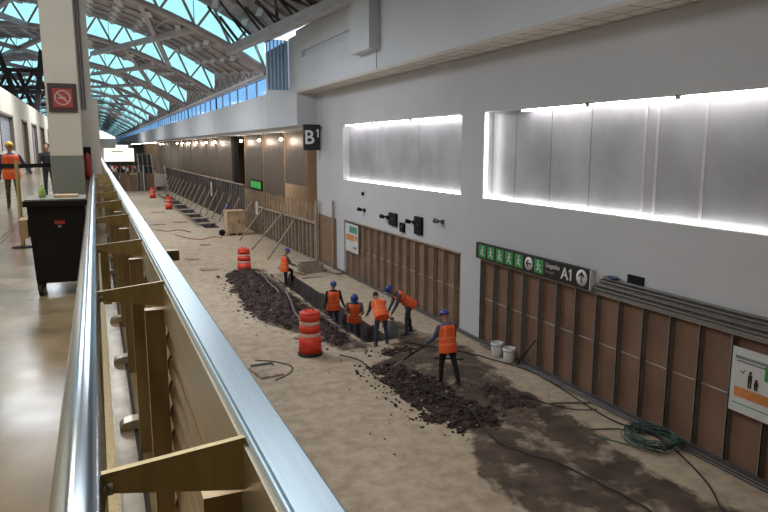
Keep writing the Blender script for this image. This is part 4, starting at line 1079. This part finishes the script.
    if vest:
        vb = MB(); rr = [(-.16, .215, .162, 0), (-.02, .212, .156, 0), (.08, .202, .15, .0), (.18, .195, .144, .005), (.30, .208, .146, .01), (.40, .212, .144, .005), (.465, .185, .115, -.005), (.50, .085, .065, -.01)]
        torso(vb, .012, rr)
        for s in (-1, 1): capsule(vb, P(.40, 0, s * .15), P(.43, 0, s * .178), .07 * k, .062 * k)
        vm = remesh(vb, .016, 3)
        vm.materials.append(M['orange']); vm.materials.append(M['vstripe'])
        for p in vm.polygons:
            d = p.center - pel; h = d.dot(U) / k; x = abs(d.x) / k
            p.material_index = 1 if (.03 < h < .07 or .17 < h < .205 or (.10 < x < .125 and h > .215)) else 0
        for v in vm.vertices: v.co += sh_
        vo = bpy.data.objects.new('safety_vest', vm); C.objects.link(vo); vo.parent = root
    # hat or hair
    hm = MB(); top_c = Hd(0, -.008, .03) 
    if hat.startswith('hat'):
        hm.ell(top_c, (.108 * k, .130 * k, .115 * k), 20, 12, R=HR, zmin=-.05)
        hm.ell(Hd(0, .02, .03), (.118 * k, .158 * k, .012 * k), 20, 6, R=HR)
        hm.tube([Hd(0, -.11, .07), Hd(0, -.05, .135), Hd(0, .03, .14), Hd(0, .10, .08)], .012 * k, 6)
        nm = 'hard_hat'
    else:
        hm.ell(Hd(0, -.018, .022), (.083 * k, .096 * k, .108 * k), 16, 10, R=HR, zmin=-.35); nm = 'hair'
    hm.v = [tuple(V(v) + sh_) for v in hm.v]
    ho = hm.build(nm, M[hat], origin=(0, 0, 0)); ho.parent = root; ho.location = (0, 0, 0)
    if vox < .02:
        for s in (-1, 1):
            e = MB().ell(Hd(s * .03, .085, .008) + sh_, (.011 * k, .008 * k, .008 * k), 8, 6, R=HR).build('eye', M['eye'], origin=(0, 0, 0)); e.parent = root; e.location = (0, 0, 0)
    root['_h'] = 0
    del root['_h']
    return root, [h + sh_ for h in hands]
R = math.radians
# 1: far end of the trench, one foot up on its right edge, facing right
human('worker in orange vest and blue helmet at far end of trench, foot on edge', (6.72, 25.6, -.50), R(-80), lean=.12, legs=((.0, .05, .08), (1.15, 1.15, .05)), arms=((.5, .6, .15), (.55, .5, .1)), head=.35, top='sleeve', bottom='blackc', H=1.66)
# 2: in the trench facing camera
human('worker in orange vest standing waist deep in trench, facing the camera', (6.72, 19.6, -.72), R(172), lean=.05, legs=((.05, .1, .05), (-.05, .05, .05)), arms=((.1, .25, .2), (.2, .5, .25)), head=.1, top='blackc', bottom='jeans', H=1.67)
# 3: in the trench, looking down
human('worker in orange vest bowing over hands in the trench, left of bent pair', (6.72, 17.7, -.66), R(160), lean=.28, legs=((.15, .3, .06), (.0, .1, .06)), arms=((.55, 1.1, .15), (.5, 1.2, .15)), head=.55, top='sleeve', bottom='jeans', H=1.68, arm_in=(.4, .4))
# 4: bent forward away from the camera
human('dark-haired worker in orange vest bent forward, seen from behind', (6.68, 15.6, .0), R(-6), lean=.92, legs=((.1, .25, .12), (-.05, .15, .12)), arms=((.45, .3, .05), (.5, .4, .05)), head=.1, hat='hair', top='sleeve', bottom='jeans', H=1.56)
# 5: bent to the left
human('worker in orange vest and blue helmet stooping to the left over a sack', (7.80, 16.25, .0), R(84), lean=.92, legs=((-.1, .1, .1), (.25, .2, .1)), arms=((.25, .2, .05), (.35, .2, .05)), head=.25, top='sleeve', bottom='jeans', H=1.68)
# 6: nearest, stepping, with shovel
w6, h6 = human('nearest worker in orange vest, back to camera, stepping with a long shovel', (6.86, 12.3, .0), R(2), lean=.16, legs=((-.30, .12, .05), (.16, .15, .05)), arms=((.1, .5, .12), (.25, .6, .30)), head=.3, top='bluec', bottom='blackc', H=1.64)
# crouching worker behind crate
human('worker in blue helmet half hidden behind the wrapped crate', (7.35, 41.3, .0), R(170), lean=.2, head=.4, top='redc', bottom='jeans', H=1.66, vox=.02)
# walkway
human('man in orange vest, yellow helmet and camouflage trousers walking on the walkway', (-2.03, 19.9, WY), R(8), lean=.05, legs=((-.12, .1, .04), (.18, .1, .04)), arms=((.35, .6, .45), (.1, .2, .15)), head=.05, hat='haty', top='bluec', bottom='camo', H=1.70, hand='bluec')
human('person in black beside the beige column on the walkway', (-1.42, 24.5, WY), R(175), lean=.08, legs=((.0, .05, .05), (.1, .1, .05)), arms=((.2, .9, .15), (.1, .4, .12)), hat='hair', top='blackc', bottom='blackc', vest=False, H=1.70, vox=.014)
# sack and shovel
sk = thing('sack', 'translucent grey sack held between the two bent workers', 'sack', (7.22, 16.1, 0))
MB().lathe([(0, 0), (.13, .01), (.17, .1), (.15, .3), (.09, .43), (.05, .5), (.07, .56)], (7.22, 16.1, 0), 16).build('bag', M['greyp'], sk)
MB().lathe([(.055, .49), (.06, .5), (.055, .51)], (7.22, 16.1, 0), 12).build('tie', M['white'], sk)
cs, sn = math.cos(R(2)), math.sin(R(2))
def w6p(v): return Vector((6.86 + v.x * cs - v.y * sn, 12.3 + v.x * sn + v.y * cs, v.z))
ha, hb = w6p(h6[0]), w6p(h6[1])
sv = thing('shovel', 'shovel with long dark shaft held by the nearest worker', 'shovel', tuple(hb))
dv = Vector((-.70, .25, -.52)).normalized()
s0 = hb - dv * .35; s1 = hb + dv * .62
MB().tube([s0, s1], .018, 8).build('shaft', M['black'], sv)
MB().tube([s0 + Vector((0, 0, .06)), s0 - Vector((0, 0, .06))], .015, 6).build('grip', M['black'], sv)
bl = MB().beam(s1, s1 + dv * .26, .2, .015); bl.build('blade', M['boots'], sv)
tag(MB().beam((6.85, 12.9, .42), (7.3, 12.35, .5), .03).build('steel_bar', M['black'], origin=(7, 12.6, .45)), 'dark bar held level by the nearest worker', 'bar')
# far crowd
crowd = []
for k, (tp_, l) in enumerate((('redc', 'distant person in red among the crowd under the billboard'), ('whitec', 'distant person in white among the crowd under the billboard'), ('blackc', 'distant person in dark clothes in the crowd under the billboard'))):
    crowd.append(human(l, (2.2 + k * .8, 126 + 2 * k, 0), R(170), hat='hair', top=tp_, bottom='blackc', vest=False, vox=.03, group='distant crowd, ' + ['red', 'white', 'dark'][k])[0])
for k in range(21):
    src = crowd[k % 3]; c = copy_tree(src); c.location = (1.7 + (k * 1.37) % 6.2, 118 + (k * 5.3) % 34 + 3, 0); c.rotation_euler = (0, 0, R(150 + 37 * k))
    c.scale = (1.1, 1.1, 1 + .04 * (k % 4))
